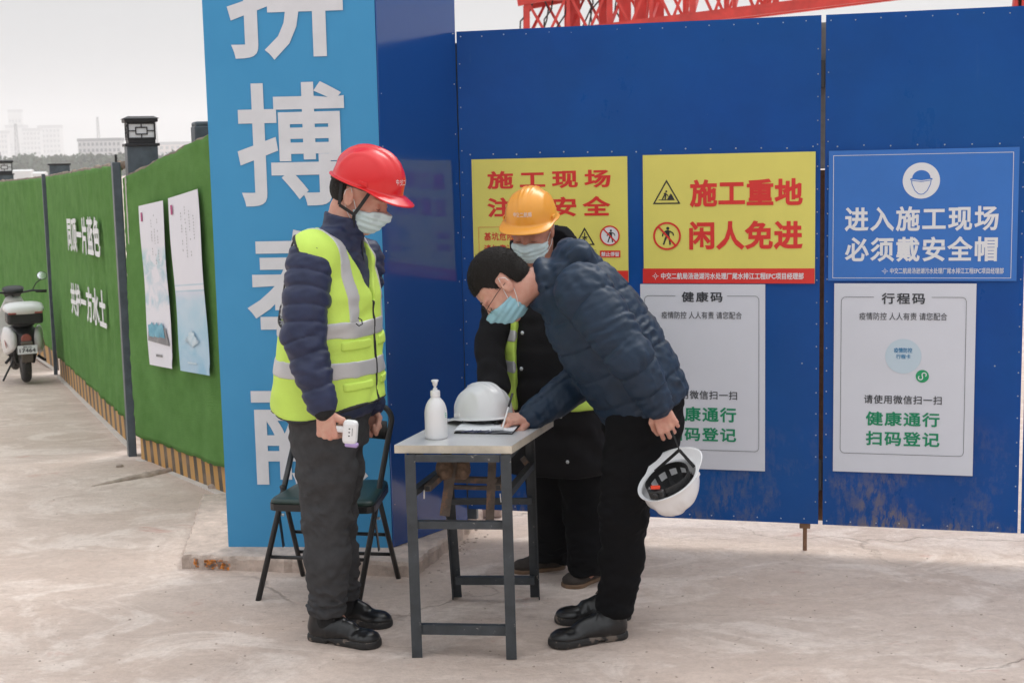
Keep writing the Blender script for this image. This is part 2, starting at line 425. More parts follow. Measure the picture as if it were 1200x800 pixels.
for k in range(70):
    a = pa[:2]+(pb[:2]-pa[:2])*rng.uniform(.06, .20); w = rng.uniform(.010, .028); z = rng.uniform(.012, .045)
    d = norm(pb[:2]-pa[:2]); nn = np.array([d[1], -d[0]])
    mb.box((a[0]+nn[0]*.003, a[1]+nn[1]*.003, z), (w, .006, rng.uniform(.006, .014)), np.array([[d[0], -d[1], 0], [d[1], d[0], 0], [0, 0, 1]]))
build('paint_smear', mb, 'orange_paint', W_)

# --- banner pillar
A = G(268, 640, zp); B = G(460, 641, zp); Cc = None
_n = np.array([-math.sin(math.radians(15)), -math.cos(math.radians(15)), 0]); Cc = PL(540.5, 330, (1.231, 5.885, 0), _n)
A, B, Cc = [np.array([p[0], p[1], 0]) for p in (A, B, Cc)]
D = A+(Cc-B)*1.0
PH_ = 3.9
pil = thing('banner_pillar', 'tall blue pillar with white vertical slogan characters beside the gate', 'pillar', tuple((A+Cc)/2))
cen = (A+B+Cc+D)/4
ins = lambda p, k: p+(cen-p)*k
mb = MB(); mb.prism([tuple(ins(p, .02)[:2]) for p in (A, B, Cc, D)], zp-.01, PH_); build('core', mb, 'steel_grey', pil)
uF = norm(B-A); nF = np.array([uF[1], -uF[0], 0]); 
if nF[1] > 0: nF = -nF
uS = norm(Cc-B); nS = np.array([uS[1], -uS[0], 0]); 
if nS[0] < 0: nS = -nS
def sheet(O, u, W, H, n, t, nxs=30, nys=60, amp=.0015, f=(4, 3), seed=0, z0=0., fade=True):
    """thin slightly buckled sheet: outer face grid + back"""
    r = np.random.default_rng(seed); s = np.linspace(0, W, nxs); z = np.linspace(0, H, nys)
    S, Zz = np.meshgrid(s, z, indexing='ij')
    d = np.zeros_like(S)
    for _ in range(9):
        a, b = r.uniform(-f[0], f[0]), r.uniform(-f[1], f[1]); d += np.sin(a*S+b*Zz+r.uniform(0, 6.28))
    d *= amp/2.5
    Pn = np.asarray(O)+S[..., None]*u+Zz[..., None]*np.array([0, 0, 1.])
    fr = Pn+(t+d)[..., None]*n; bk = Pn-.0*n
    i = np.arange(nxs*nys).reshape(nxs, nys); N = nxs*nys
    mb = MB(); V = np.concatenate([fr.reshape(-1, 3), bk.reshape(-1, 3)])
    F = []
    for a in range(nxs-1):
        for b in range(nys-1): F.append((i[a, b], i[a+1, b], i[a+1, b+1], i[a, b+1]))
    ring = [i[a, 0] for a in range(nxs)]+[i[-1, b] for b in range(1, nys)]+[i[a, -1] for a in range(nxs-2, -1, -1)]+[i[0, b] for b in range(nys-2, 0, -1)]
    for k in range(len(ring)):
        a, b = ring[k], ring[(k+1) % len(ring)]; F.append((b, a, a+N, b+N))
    F.append(tuple(x+N for x in ring[::-1]))
    mb.add(V, F); return mb
Wf = np.linalg.norm(B-A); Ws = np.linalg.norm(Cc-B)
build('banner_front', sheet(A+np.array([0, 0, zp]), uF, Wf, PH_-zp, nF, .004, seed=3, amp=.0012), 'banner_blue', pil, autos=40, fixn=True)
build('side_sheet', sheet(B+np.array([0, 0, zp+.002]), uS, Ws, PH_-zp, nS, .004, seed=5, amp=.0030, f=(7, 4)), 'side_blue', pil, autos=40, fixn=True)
def pfront(px, py): return PL(px, py, A+nF*.006, nF)
for ch, x0, y0, x1, y1 in (('拼', 262, -72, 404, 68), ('搏', 275, 98, 409, 240), ('奉', 286, 270, 418, 408), ('献', 293, 444, 432, 570)):
    tl = pfront(x0, y0); br = pfront(x1, y1); w = np.dot(br-tl, uF); h = tl[2]-br[2]
    O = tl-np.array([0, 0, h])
    text_quad('character', ch, O, uF*w, (0, 0, h), nF, .001, 'white_vinyl', pil, bold=.019, t=.0006)
def dome_pts(mb, c, n, r=.0030, h=.0018):
    c = np.asarray(c, float); n = norm(n); a = norm(np.cross(n, (0, 0, 1.))); b = np.cross(n, a)
    V = [c+r*(math.cos(t)*a+math.sin(t)*b) for t in np.linspace(0, 2*math.pi, 7)[:-1]]+[c+n*h+.5*r*(math.cos(t)*a+math.sin(t)*b) for t in np.linspace(0, 2*math.pi, 7)[:-1]]
    F = [(i, (i+1) % 6, 6+(i+1) % 6, 6+i) for i in range(6)]+[tuple(range(6, 12))]
    mb.add(V, F)
mb = MB()
for z in np.arange(.25, PH_, .215):
    dome_pts(mb, B+uS*.015+nS*.006+np.array([0, 0, z]), nS)
    dome_pts(mb, Cc-uS*.02+nS*.006+np.array([0, 0, z+.05]), nS)
build('rivets', mb, 'rivet', pil, kind='stuff')

# --- gate leaves
GA = math.radians(15); g0 = np.array([1.231, 5.885, 0.]); Ug = np.array([math.cos(GA), -math.sin(GA), 0]); Ng = np.array([-math.sin(GA), -math.cos(GA), 0])
Zv = np.array([0, 0, 1.])
def guv(px, py):
    p = PL(px, py, g0, Ng); return np.dot(p-g0, Ug), p[2]
def gp(u, z, off=0.): return g0+Ug*u+Zv*z+Ng*off
ZT, ZB = 2.245, .126
uL0 = guv(541.5, 300)[0]; uL1 = guv(960.8, 300)[0]; uR0 = guv(966.0, 300)[0]; uR1 = guv(1198, 400)[0]
def leaf(name_label, u0, u1, seed, rivw):
    t = thing('gate_leaf', name_label, 'gate', tuple(gp((u0+u1)/2, 0)), 'blue sheet metal gate leaves')
    s = sheet(gp(u0, ZB, -.003), Ug, u1-u0, ZT-ZB, Ng, .003, 40, 60, .0014, (5, 5), seed)
    build('sheet', s, 'gate_blue', t, autos=40, fixn=True)
    f = MB(); b = -.026
    for u in (u0+.025, u1-.025): f.bar(gp(u, ZB+.01, b), gp(u, ZT-.01, b), .04, .04, Ng)
    for z in (ZB+.03, .82, 1.5, ZT-.03): f.bar(gp(u0+.047, z, b-.002), gp(u1-.047, z, b-.002), .036, .036, Ng)
    build('frame', f, 'rust', t)
    r = MB()
    for u in np.arange(u0+.02, u1, .098):
        for z in (ZT-.022, ZB+.02): dome_pts(r, gp(u+rng.normal(0, .002), z+rng.normal(0, .002), .0015), Ng)
    for z in np.arange(ZB+.1, ZT-.05, .094):
        for u in (u0+.012, u1-.012): dome_pts(r, gp(u, z+rng.normal(0, .003), .0015), Ng)
    for u in np.arange(u0+.05, u1, .105): dome_pts(r, gp(u, guv(860, 178)[1]+.012+rng.normal(0, .002), .0035), Ng, .0035)
    for u in np.arange(u0+.08, u1, .2): dome_pts(r, gp(u, .82+rng.normal(0, .003), .0015), Ng, .0035)
    build('rivets', r, 'rivet', t, kind='stuff'); return t
lf = leaf('wide blue metal gate leaf carrying two yellow warning signs, left of the gap', uL0, uL1, 11, 0)
rf_ = leaf('blue metal gate leaf carrying the blue helmet sign, right of the gap', uR0, uR1, 12, 0)
# latch irons and drop bolt
m = guv(963.6, 87)[0]
for y0, y1, w_ in ((70, 103, .022), (538, 575, .018)):
    za_, zb_ = guv(963, y0)[1], guv(963, y1)[1]; mb = MB(); mb.box(gp(m, (za_+zb_)/2, -.012), (w_, .016, za_-zb_), np.stack([Ug, -Ng, Zv], 1), .002); build('latch', mb, 'black_steel', lf)
mb = MB(); mb.bar(gp(m-.002, 1.62, -.055), gp(m-.002, .13, -.055), .05, .006, Ng); build('stile_iron', mb, 'rust', lf)
mat('iron_lit_grey', (.42, .42, .42), .5, var=.2, vscale=20); mb = MB(); mb.bar(gp(m-.002, 2.22, -.055), gp(m-.002, 1.625, -.055), .05, .006, Ng); build('stile_iron', mb, 'iron_lit_grey', lf)  # upper length of the stile coloured light grey, its lit look painted in
mb = MB(); ub, zb = guv(943, 617)
mb.tube([gp(ub, .21, -.02), gp(ub, -.01, -.02)], .009, 8); mb.box(gp(ub, zb+.002, -.015), (.045, .02, .022), np.stack([Ug, -Ng, Zv], 1), .002)
build('drop_bolt', mb, 'rust', lf)
uH = uL0-.012; mb = MB(); mb.bar(gp(uH, ZB-.06, -.06), gp(uH, 2.2, -.06), .07, .03, Ng); build('hinge_post', mb, 'steel_grey', pil)
leaf('blue metal gate leaf cut off by the right edge of the photo', uR1+.012, uR1+1.1, 13, 0)
# --- signs
def gsheet(name, label, cat, px0, py0, px1, py1, m, off=.0062, group=None):
    u0, z0 = guv(px0, py0); u1, z1 = guv(px1, py1)
    t = thing(name, label, cat, tuple(gp((u0+u1)/2, min(z0, z1), off)), group)
    mb = sheet(gp(u0, z1, off), Ug, u1-u0, z0-z1, Ng, .0012, 14, 12, .0003, (9, 9), int(px0))
    build('panel', mb, m, t, autos=40, fixn=True)
    return t, off+.0012+.0011
def grect(name, par, off, px0, py0, px1, py1, m, t=.0005):
    u0, z0 = guv(px0, py0); u1, z1 = guv(px1, py1)
    mb = MB(); mb.quadslab(gp(u0, z1, off), Ug*(u1-u0), Zv*(z0-z1), Ng, t); return build(name, mb, m, par, fixn=True)
def gtext(body, par, off, px0, py0, px1, py1, m, bold=.02, space=1.0, name='lettering'):
    xm = (px0+px1)/2; ym = (py0+py1)/2
    u0 = guv(px0, ym)[0]; u1 = guv(px1, ym)[0]; z0 = guv(xm, py0)[1]; z1 = guv(xm, py1)[1]
    return text_quad(name, body, gp(u0, z1, off), Ug*(u1-u0), Zv*(z0-z1), Ng, 0, m, par, bold, space, .0006)
def gframe(name, par, off, px0, py0, px1, py1, m, wpx, rad=0, gap=None):
    """outline rectangle with rounded corners and an optional gap in its top side"""
    u0, z0 = guv(px0, (py0+py1)/2)[0], guv((px0+px1)/2, py0)[1]; u1, z1 = guv(px1, (py0+py1)/2)[0], guv((px0+px1)/2, py1)[1]
    pts = []
    r = rad
    def arc(cu, cz, a0, a1):
        for a in np.linspace(a0, a1, 6): pts.append((cu+r*math.cos(a), cz+r*math.sin(a)))
    if r > 0:
        arc(u1-r, z0-r, math.pi/2, 0); arc(u1-r, z1+r, 0, -math.pi/2); arc(u0+r, z1+r, -math.pi/2, -math.pi); arc(u0+r, z0-r, math.pi, math.pi/2)
    else: pts = [(u1, z0), (u1, z1), (u0, z1), (u0, z0)]
    if gap: ga, gb = guv(gap[0], py0)[0], guv(gap[1], py0)[0]; pts = [(gb, z0)]+pts+[(ga, z0)]
    else: pts = pts+[pts[0]]
    mb = MB(); w = wpx*.0036
    for (a, b) in zip(pts[:-1], pts[1:]):
        if abs(a[0]-b[0])+abs(a[1]-b[1]) < 1e-6: continue
        d = norm(np.array([b[0]-a[0], b[1]-a[1]]))*w*.5; a = (a[0]-d[0], a[1]-d[1]); b = (b[0]+d[0], b[1]+d[1])
        nn = np.array([-d[1], d[0]])
        q4 = [(a[0]+nn[0], a[1]+nn[1]), (a[0]-nn[0], a[1]-nn[1]), (b[0]-nn[0], b[1]-nn[1]), (b[0]+nn[0], b[1]+nn[1])]
        mb.extr(q4, gp(0, 0, off), Ug, Zv, Ng, .0005)
    return build(name, mb, m, par, fixn=True)
def circ(cu, cz, r, n=36, a0=0, a1=2*math.pi): return [(cu+r*math.cos(a), cz+r*math.sin(a)) for a in np.linspace(a0, a1, n+1)[:-1]]
def gpoly(name, par, off, polys, m, t=.0005):
    mb = MB()
    for k, p in enumerate(polys): mb.extr(p, gp(0, 0, off+k*.00002), Ug, Zv, Ng, t)
    return build(name, mb, m, par, fixn=True)
def ring(cu, cz, r, w, n=40):
    o = circ(cu, cz, r, n); i = circ(cu, cz, r-w, n); return [[o[k], o[(k+1) % n], i[(k+1) % n], i[k]] for k in range(n)]
def stroke(a, b, w):
    a, b = np.array(a), np.array(b); d = norm(b-a); nn = np.array([-d[1], d[0]])*w/2; return [tuple(a+nn), tuple(a-nn), tuple(b-nn), tuple(b+nn)]
def tri_out(cu, cz, s, w):
    o = [(cu, cz+s*.58), (cu-s*.5, cz-s*.29), (cu+s*.5, cz-s*.29)]; i = [(x*(1-w)+cu*w, y*(1-w)+cz*w) for x, y in o]
    return [[o[k], o[(k+1) % 3], i[(k+1) % 3], i[k]] for k in range(3)]
def walker(cu, cz, s):
    """walking figure of height s centred at cu, cz"""
    f = lambda x, y: (cu+x*s, cz+y*s)
    return [circ(cu+.02*s, cz+.42*s, .085*s, 12), [f(-.11, .30), f(-.07, .02), f(.10, .02), f(.13, .27), f(.05, .33)],
            stroke(f(-.02, .06), f(-.13, -.2), .10*s), stroke(f(-.13, -.2), f(-.22, -.47), .085*s), stroke(f(.05, .06), f(.12, -.22), .10*s),
            stroke(f(.12, -.22), f(.14, -.48), .085*s), stroke(f(-.09, .27), f(-.26, .1), .07*s), stroke(f(-.26, .1), f(-.27, -.02), .06*s), stroke(f(.11, .27), f(.3, .16), .07*s), stroke(f(.3, .16), f(.33, .02), .06*s)]
def emblem(par, off, px, py, r, m):
    cu, cz = guv(px, py); ps = []
    for k in range(4):
        a = math.pi/2*k; c, s = math.cos(a), math.sin(a)
        for q4 in ([(.12, .12), (.12, .38), (.38, .38), (.38, .12)], [(-.12, .5), (0, 1), (.12, .5)]):
            ps.append([(cu+r*(x*c-y*s), cz+r*(x*s+y*c)) for x, y in q4])
    gpoly('emblem', par, off, ps, m)
FOOT = '中交二航局汤逊湖污水处理厂尾水排江工程EPC项目经理部'
# sign 1 (behind the two men)
s1, f1 = gsheet('warning_sign', 'yellow construction safety sign half hidden behind the orange helmet', 'sign', 553, 187, 737, 331, 'sign_yellow', group='yellow warning signs on the gate')
grect('red_band', s1, f1-.0004, 553.3, 317, 736.7, 331, 'sign_red')
gtext('施工现场', s1, f1, 571.5, 199.5, 716, 221, 'sign_red', .032, 1.45); gtext('注意安全', s1, f1, 571.5, 230.5, 716, 254, 'sign_red', .032, 1.45)
gtext('基坑危险', s1, f1, 568, 272, 603, 282, 'sign_red', .02, 1.12); gtext('请勿靠近', s1, f1, 568, 286.5, 603, 296.5, 'sign_red', .02, 1.12)
gframe('thin_border', s1, f1, 562, 266, 609, 302, 'sign_red', .4)
cu, cz = guv(685.7, 278.5); gpoly('warning_triangle', s1, f1, tri_out(cu, cz-.006, .088, .22)+[stroke((cu, cz+.022), (cu, cz-.014), .004), stroke((cu-.012, cz+.003), (cu+.012, cz+.003), .004), stroke((cu-.010, cz-.017), (cu+.010, cz-.017), .007), stroke((cu-.009, cz-.008), (cu+.0, cz+.006), .003), stroke((cu+.009, cz-.008), (cu, cz+.006), .003)], 'sign_black')
cu, cz = guv(715, 276); gpoly('disc', s1, f1-.0003, [circ(cu, cz, .042)], 'sign_white'); gpoly('pictogram', s1, f1+.0003, walker(cu+.004, cz-.002, .056), 'sign_black')
gpoly('prohibition_ring', s1, f1+.0007, ring(cu, cz, .0435, .006)+[stroke((cu-.028, cz+.029), (cu+.028, cz-.029), .006)], 'sign_red')
grect('red_label', s1, f1, 703.5, 293.5, 727.5, 301.5, 'sign_red'); gtext('禁止停留', s1, f1+.0006, 705, 295, 726, 300.3, 'sign_white', .02, 1.05)
gframe('label_border', s1, f1, 672, 293, 699, 302, 'sign_black', .3); gtext('当心坠落', s1, f1, 674, 294.8, 697, 300.5, 'sign_black', .01, 1.05)
gtext(FOOT, s1, f1+.0004, 575, 321, 727, 327.5, 'sign_white', .02); emblem(s1, f1+.0004, 568, 324, .014, 'sign_white')
# sign 2
s2, f2 = gsheet('warning_sign', 'yellow keep out sign with a digging triangle and crossed walker', 'sign', 753.5, 182, 955, 332, 'sign_yellow', group='yellow warning signs on the gate')
grect('red_band', s2, f2-.0004, 753.8, 314.5, 954.7, 332, 'sign_red')
gtext('施工重地', s2, f2, 808.5, 209.5, 941, 242.5, 'sign_red', .034, 1.05); gtext('闲人免进', s2, f2, 808, 258.5, 941, 292.5, 'sign_red', .034, 1.05)
cu, cz = guv(781.5, 229); T = .118
gpoly('warning_triangle', s2, f2, tri_out(cu, cz-.002, T, .16), 'sign_black')
gpoly('pictogram', s2, f2, [stroke((cu-.034, cz-.019), (cu+.034, cz-.019), .003), [(cu+.002, cz-.017), (cu+.017, cz+.008), (cu+.022, cz+.004), (cu+.033, cz-.017)], circ(cu-.001, cz+.017, .0042, 10),
      [(cu-.012, cz+.010), (cu-.010, cz-.003), (cu-.002, cz-.002), (cu-.002, cz+.012)], stroke((cu-.010, cz), (cu-.018, cz-.017), .005), stroke((cu-.004, cz), (cu-.006, cz-.017), .005), stroke((cu-.003, cz+.007), (cu+.006, cz-.001), .004), stroke((cu+.0, cz+.003), (cu+.016, cz-.012), .0022)], 'sign_black')
cu, cz = guv(782, 276.5); gpoly('pictogram', s2, f2, walker(cu+.002, cz, .078), 'sign_black')
gpoly('prohibition_ring', s2, f2+.0006, ring(cu, cz, .0595, .008)+[stroke((cu-.037, cz+.041), (cu+.037, cz-.041), .008)], 'sign_red')
gtext(FOOT, s2, f2+.0004, 775, 319.3, 942, 327.2, 'sign_white', .022); emblem(s2, f2+.0004, 768.5, 323.3, .016, 'sign_white')
# sign 3
s3, f3 = gsheet('mandatory_sign', 'blue safety helmet sign with white border on the right gate leaf', 'sign', 971.5, 177, 1191, 329, 'sign_blue')
gframe('border', s3, f3, 976.5, 180.5, 1186, 325.5, 'sign_white', .55)
gtext('进入施工现场', s3, f3, 990, 241.5, 1170, 271, 'sign_white', .026, 1.12); gtext('必须戴安全帽', s3, f3, 990, 277, 1169, 306.5, 'sign_white', .026, 1.12)
cu, cz = guv(1079.6, 211.7); R = .0725
gpoly('disc', s3, f3-.0002, [circ(cu, cz, R, 48)], 'sign_white')
gpoly('helmet_symbol', s3, f3+.0004, [[(cu+.0355*math.cos(a), cz+.010+.032*math.sin(a)) for a in np.linspace(0, math.pi, 18)]+[(cu-.0355, cz+.006), (cu, cz+.001), (cu+.0355, cz+.006)], stroke((cu-.043, cz+.005), (cu-.034, cz+.008), .006), stroke((cu+.043, cz+.005), (cu+.034, cz+.008), .006)], 'sign_blue')
fp = [(-.038, .002), (-.036, -.014), (-.024, -.040), (-.010, -.053), (0, -.055), (.010, -.053), (.024, -.040), (.036, -.014), (.038, .002)]
gpoly('face_outline', s3, f3+.0004, [stroke((cu+a[0], cz+a[1]), (cu+b[0], cz+b[1]), .0028) for a, b in zip(fp[:-1], fp[1:])]+[stroke((cu-.036, cz+.001), (cu, cz-.004), .0025), stroke((cu, cz-.004), (cu+.036, cz+.001), .0025)], 'sign_blue')
gtext(FOOT, s3, f3, 1043, 313.6, 1176, 320.6, 'sign_white', .01); emblem(s3, f3, 1037, 317.5, .014, 'sign_white')
# posters (the codes on them are left out)
for (x0, y0, x1, y1, fx0, fx1, fy0, fy1, ga, gb, ttl, tx0, tx1, sx0, sx1, qx0, qx1, gx0, gx1, lab, dy) in (
    (750.5, 332.6, 896.6, 551.5, 756.5, 889.5, 346.5, 526.5, 791.5, 852.5, '健康码', 799, 847, 775.5, 869.5, 775, 864, 782, 863, 'pale poster with green lettering under the yellow keep out sign', 0),
    (977.8, 331.8, 1139.6, 557, 985.3, 1130.7, 348, 532, 1024, 1092, '行程码', 1033, 1084, 1007, 1110, 1012.5, 1103.5, 1014.5, 1101, 'pale poster with green lettering under the blue helmet sign', 5)):
    pt, f = gsheet('notice_poster', lab, 'poster', x0, y0, x1, y1, 'paper_white', group='white registration posters on the gate')
    k = 1 if dy else 0
    gframe('border', pt, f, fx0, fy0, fx1, fy1, 'print_dark', .42, .018, (ga, gb))
    gtext(ttl, pt, f, tx0, (341.5, 343)[k], tx1, (353.8, 356)[k], 'print_dark', .022, 1.25)
    gtext('疫情防控 人人有责 请您配合', pt, f, sx0, (364.8, 366)[k], sx1, (373.2, 374.8)[k], 'print_dark', -.004, 1.0)
    gtext('请使用微信扫一扫', pt, f, qx0, (457, 462.7)[k], qx1, (467.2, 473)[k], 'print_dark', .012, 1.1)
    gtext('健康通行', pt, f, gx0, (476, 482)[k], gx1, (493.6, 499)[k], 'print_green', .026, 1.15)
    gtext('扫码登记', pt, f, gx0, (500, 505)[k], gx1, (516.2, 522)[k], 'print_green', .026, 1.15)
    if k:
        cu, cz = guv(1058.5, 417); gpoly('disc', pt, f-.0002, [circ(cu, cz, .072, 40)], 'pale_cyan')
        gtext('疫情防控', pt, f+.0005, 1047.5, 407, 1069, 413, 'print_blue', .02); gtext('行程卡', pt, f+.0005, 1050, 414.5, 1067, 420, 'print_blue', .02)
        cu, cz = guv(1080.8, 440.3); gpoly('badge', pt, f+.0002, [circ(cu, cz, .0262, 30)], 'logo_green')
        sp = [(cu+.0085*math.cos(a)+.007, cz+.0085*math.sin(a)+.006) for a in np.linspace(-.9, 3.1, 9)]+[(cu-.0085*math.cos(a)-.007, cz-.0085*math.sin(a)-.006) for a in np.linspace(3.1, -.9, 9)][0:]
        gpoly('badge_mark', pt, f+.0008, [stroke(a, b, .004) for a, b in zip(sp[:-1], sp[1:])], 'sign_white')
print('signs', time.time()-T0)
# ================================================================== GREEN FENCE, LAMP COLUMNS
def turf_mat():
    m = mat('turf', (.105, .245, .06), .95, col2=(.15, .32, .09), var=.1, vscale=5, bump=.8, bscale=220, bdist=.012, spec=.15)
turf_mat()
def stripe_mat():
    m = bpy.data.materials.new('striped_board'); m.use_nodes = True; t = m.node_tree; N = t.nodes; L = t.links; b = N['Principled BSDF']
    b.inputs['Roughness'].default_value = .7
    uvn = N.new('ShaderNodeTexCoord'); sp = N.new('ShaderNodeSeparateXYZ'); L.new(uvn.outputs['UV'], sp.inputs[0])
    a = N.new('ShaderNodeMath'); a.operation = 'MULTIPLY_ADD'; L.new(sp.outputs['Y'], a.inputs[0]); a.inputs[1].default_value = .28; L.new(sp.outputs['X'], a.inputs[2])
    fr = N.new('ShaderNodeMath'); fr.operation = 'FRACT'; L.new(a.outputs[0], fr.inputs[0])
    r = N.new('ShaderNodeValToRGB'); r.color_ramp.interpolation = 'CONSTANT'
    r.color_ramp.elements[0].color = (.57, .31, .09, 1); r.color_ramp.elements[1].color = (.09, .075, .06, 1); r.color_ramp.elements[1].position = .56
    L.new(fr.outputs[0], r.inputs[0])
    n = N.new('ShaderNodeTexNoise'); n.inputs['Scale'].default_value = 9; n.inputs['Detail'].default_value = 8
    mr = N.new('ShaderNodeMapRange'); mr.inputs['From Min'].default_value = .4; mr.inputs['From Max'].default_value = .75; mr.inputs['To Max'].default_value = .55
    L.new(n.outputs['Fac'], mr.inputs['Value']); g = N.new('ShaderNodeNewGeometry'); L.new(g.outputs['Position'], n.inputs['Vector'])
    x = N.new('ShaderNodeMix'); x.data_type = 'RGBA'; L.new(mr.outputs[0], x.inputs[0]); L.new(r.outputs[0], x.inputs[6]); x.inputs[7].default_value = (.36, .25, .17, 1)
    L.new(x.outputs[2], b.inputs['Base Color']); MAT['striped_board'] = m
stripe_mat()
mat('coping', (.22, .17, .13), .9, var=.4, vscale=12, bump=1, bscale=30, bdist=.02)
mat('lamp_glass', (.72, .74, .76), .35)
mat('grout_white', (.62, .58, .54), .8, var=.1)
F0 = GT(265, 577); F1 = GT(168.5, 538); M1 = GT(160.5, 526); F2 = GT(72.5, 441); K2 = GT(69.5, 434)
F3 = K2+(GT(0, 386)-K2)*1.05
E0 = F0+(F0-F1)*.42                                   # continues behind the pillar
fence = thing('turf_fence', 'long green artificial turf site fence with striped skirting boards', 'fence', tuple(F1))
def ztop(px, py, base): return P(px, py, base[1])[2]
T1l = ztop(138, 194.5, M1); T1r = ztop(152, 208, F1); T2 = ztop(57, 208, F2); T2k = ztop(51, 209, K2); T0_ = ztop(243, 162, F0); T3 = ztop(0, 215, F3)
E0t = T0_+(T0_-T1r)*.42
print('fence tops', T1l-F1[2], T1r-F1[2], T2-F2[2], T0_-F0[2], T3-F3[2], 'F', F0, F1, F2, F3)
def panel(a, b, za, zb, sk_a, sk_b, seed, per=.105):
    """turf grid from base a to base b; sk = height of the striped skirting"""
    r = np.random.default_rng(seed); L = np.linalg.norm((b-a)[:2]); u = norm(np.array([b[0]-a[0], b[1]-a[1], 0])); n = np.array([u[1], -u[0], 0])
    if np.dot(n, CAM-a) < 0: n = -n
    nu, nv = max(12, int(L/.04)), 60
    S, Vv = np.meshgrid(np.linspace(0, 1, nu), np.linspace(0, 1, nv), indexing='ij')
    zb0 = a[2]+(b[2]-a[2])*S+sk_a+(sk_b-sk_a)*S; zt = za+(zb-za)*S
    Zz = zb0+(zt-zb0)*Vv+(r.normal(0, .004, (nu, nv)))*((Vv == 0)|(Vv == 1))
    d = .012*np.sin(S*L*9+r.uniform(0, 6)+Vv*1.1)*np.sin(S*L*3.1+1)+.010*np.sin(S*L*23+Vv*2+r.uniform(0, 6))*np.exp(-((S-.85)/.2)**2)+r.normal(0, .0016, (nu, nv))+.006*np.sin(Vv*5+S*3)
    Pn = a+np.stack([(b-a)[0]*S, (b-a)[1]*S, S*0], -1)
    fr = np.stack([Pn[..., 0]+n[0]*(.03+d), Pn[..., 1]+n[1]*(.03+d), Zz], -1); bk = np.stack([Pn[..., 0], Pn[..., 1], Zz], -1)
    N = nu*nv; i = np.arange(N).reshape(nu, nv); F = []
    for x in range(nu-1):
        for y in range(nv-1): F.append((i[x, y], i[x+1, y], i[x+1, y+1], i[x, y+1]))
    ring_ = [i[x, 0] for x in range(nu)]+[i[-1, y] for y in range(1, nv)]+[i[x, -1] for x in range(nu-2, -1, -1)]+[i[0, y] for y in range(nv-2, 0, -1)]
    for k in range(len(ring_)):
        p, q_ = ring_[k], ring_[(k+1) % len(ring_)]; F.append((q_, p, p+N, q_+N))
    F.append(tuple(x+N for x in ring_[::-1]))
    mb = MB(); mb.add(np.concatenate([fr.reshape(-1, 3), bk.reshape(-1, 3)]), F)
    build('turf_panel', mb, 'turf', fence, fixn=True, smooth=True)
    # striped skirting board: with the stripe coordinate in the UVs
    H = max(sk_a, sk_b)+.02
    me = bpy.data.meshes.new('striped_board'); th = .012
    f0 = n*(.014); f1 = n*.002
    base = [a+f0, b+f0, b+f0+Zv*(sk_b+.03), a+f0+Zv*(sk_a+.03)]; back = [a+f1, b+f1, b+f1+Zv*(sk_b+.03), a+f1+Zv*(sk_a+.03)]
    for q_ in (base[0], base[1], back[0], back[1]): q_[2] -= .03
    me.from_pydata([tuple(v) for v in base+back], [], [(0, 1, 2, 3), (7, 6, 5, 4), (3, 2, 6, 7), (0, 4, 5, 1), (0, 3, 7, 4), (1, 5, 6, 2)])
    uvl = me.uv_layers.new(name='UVMap'); co = [(0, 0), (L/per, 0), (L/per, 1), (0, 1)]
    for p in me.polygons:
        for li in p.loop_indices: uvl.data[li].uv = co[me.loops[li].vertex_index % 4]
    link('striped_board', me, 'striped_board', fence)
    # rough brown coping strip along the top, tucked behind the turf
    cp = MB(); pts = []; rr = []
    for s in np.linspace(0, 1, max(8, int(L/.06))):
        p = a+(b-a)*s; pts.append(np.array([p[0], p[1], za+(zb-za)*s+.004+r.normal(0, .004)])-n*.02); rr.append(.020+abs(r.normal(0, .004)))
    cp.tube(pts, rr, 7); build('coping', cp, 'coping', fence, smooth=True)
    g = MB(); g.bar(a+n*.03-Zv*.0, b+n*.03-Zv*.0, .04, .012, (0, 0, 1)); build('grout_edge', g, 'grout_white', fence)
    return n, u
n0, u0 = panel(F1+(F0-F1)*.0, E0, T1r, E0t, .145, .15, 21)
n1, u1 = panel(F2, M1, T2, T1l, .21, .17, 22, .30)
n2, u2 = panel(F3, K2, T3, T2k, .21, .21, 23, .42)
F4 = F3+(F3-K2)*1.0; F4[2] = F3[2]
n3, u3 = panel(F4, F3, T3, T3, .21, .21, 24)
for px_, py_, tx_, ty_, w_ in ((165, 533.5, 148, 190, .078), (71.5, 438.5, 54, 204, .06)):
    c = GT(px_, py_); c = c+n1*.05; zt_ = P(tx_, ty_, c[1])[2]; mb = MB(); mb.bar((c[0], c[1], c[2]-.03), (c[0], c[1], zt_), w_, w_*.6, n1, .004); build('post', mb, 'steel_grey', fence)
mb = MB(); c = GT(155, 523); mb.bar((c[0], c[1], M1[2]-.02), (c[0], c[1], ztop(141, 181, M1)), .008, .014, n1); build('angle_iron', mb, 'black_steel', fence)
mb = MB(); c = F1+n0*.032+norm(F0-F1)*.045; mb.bar((c[0], c[1], F1[2]+.2), (c[0], c[1], T1r-.0), .012, .006, n0); build('edge_strip', mb, 'grout_white', fence)
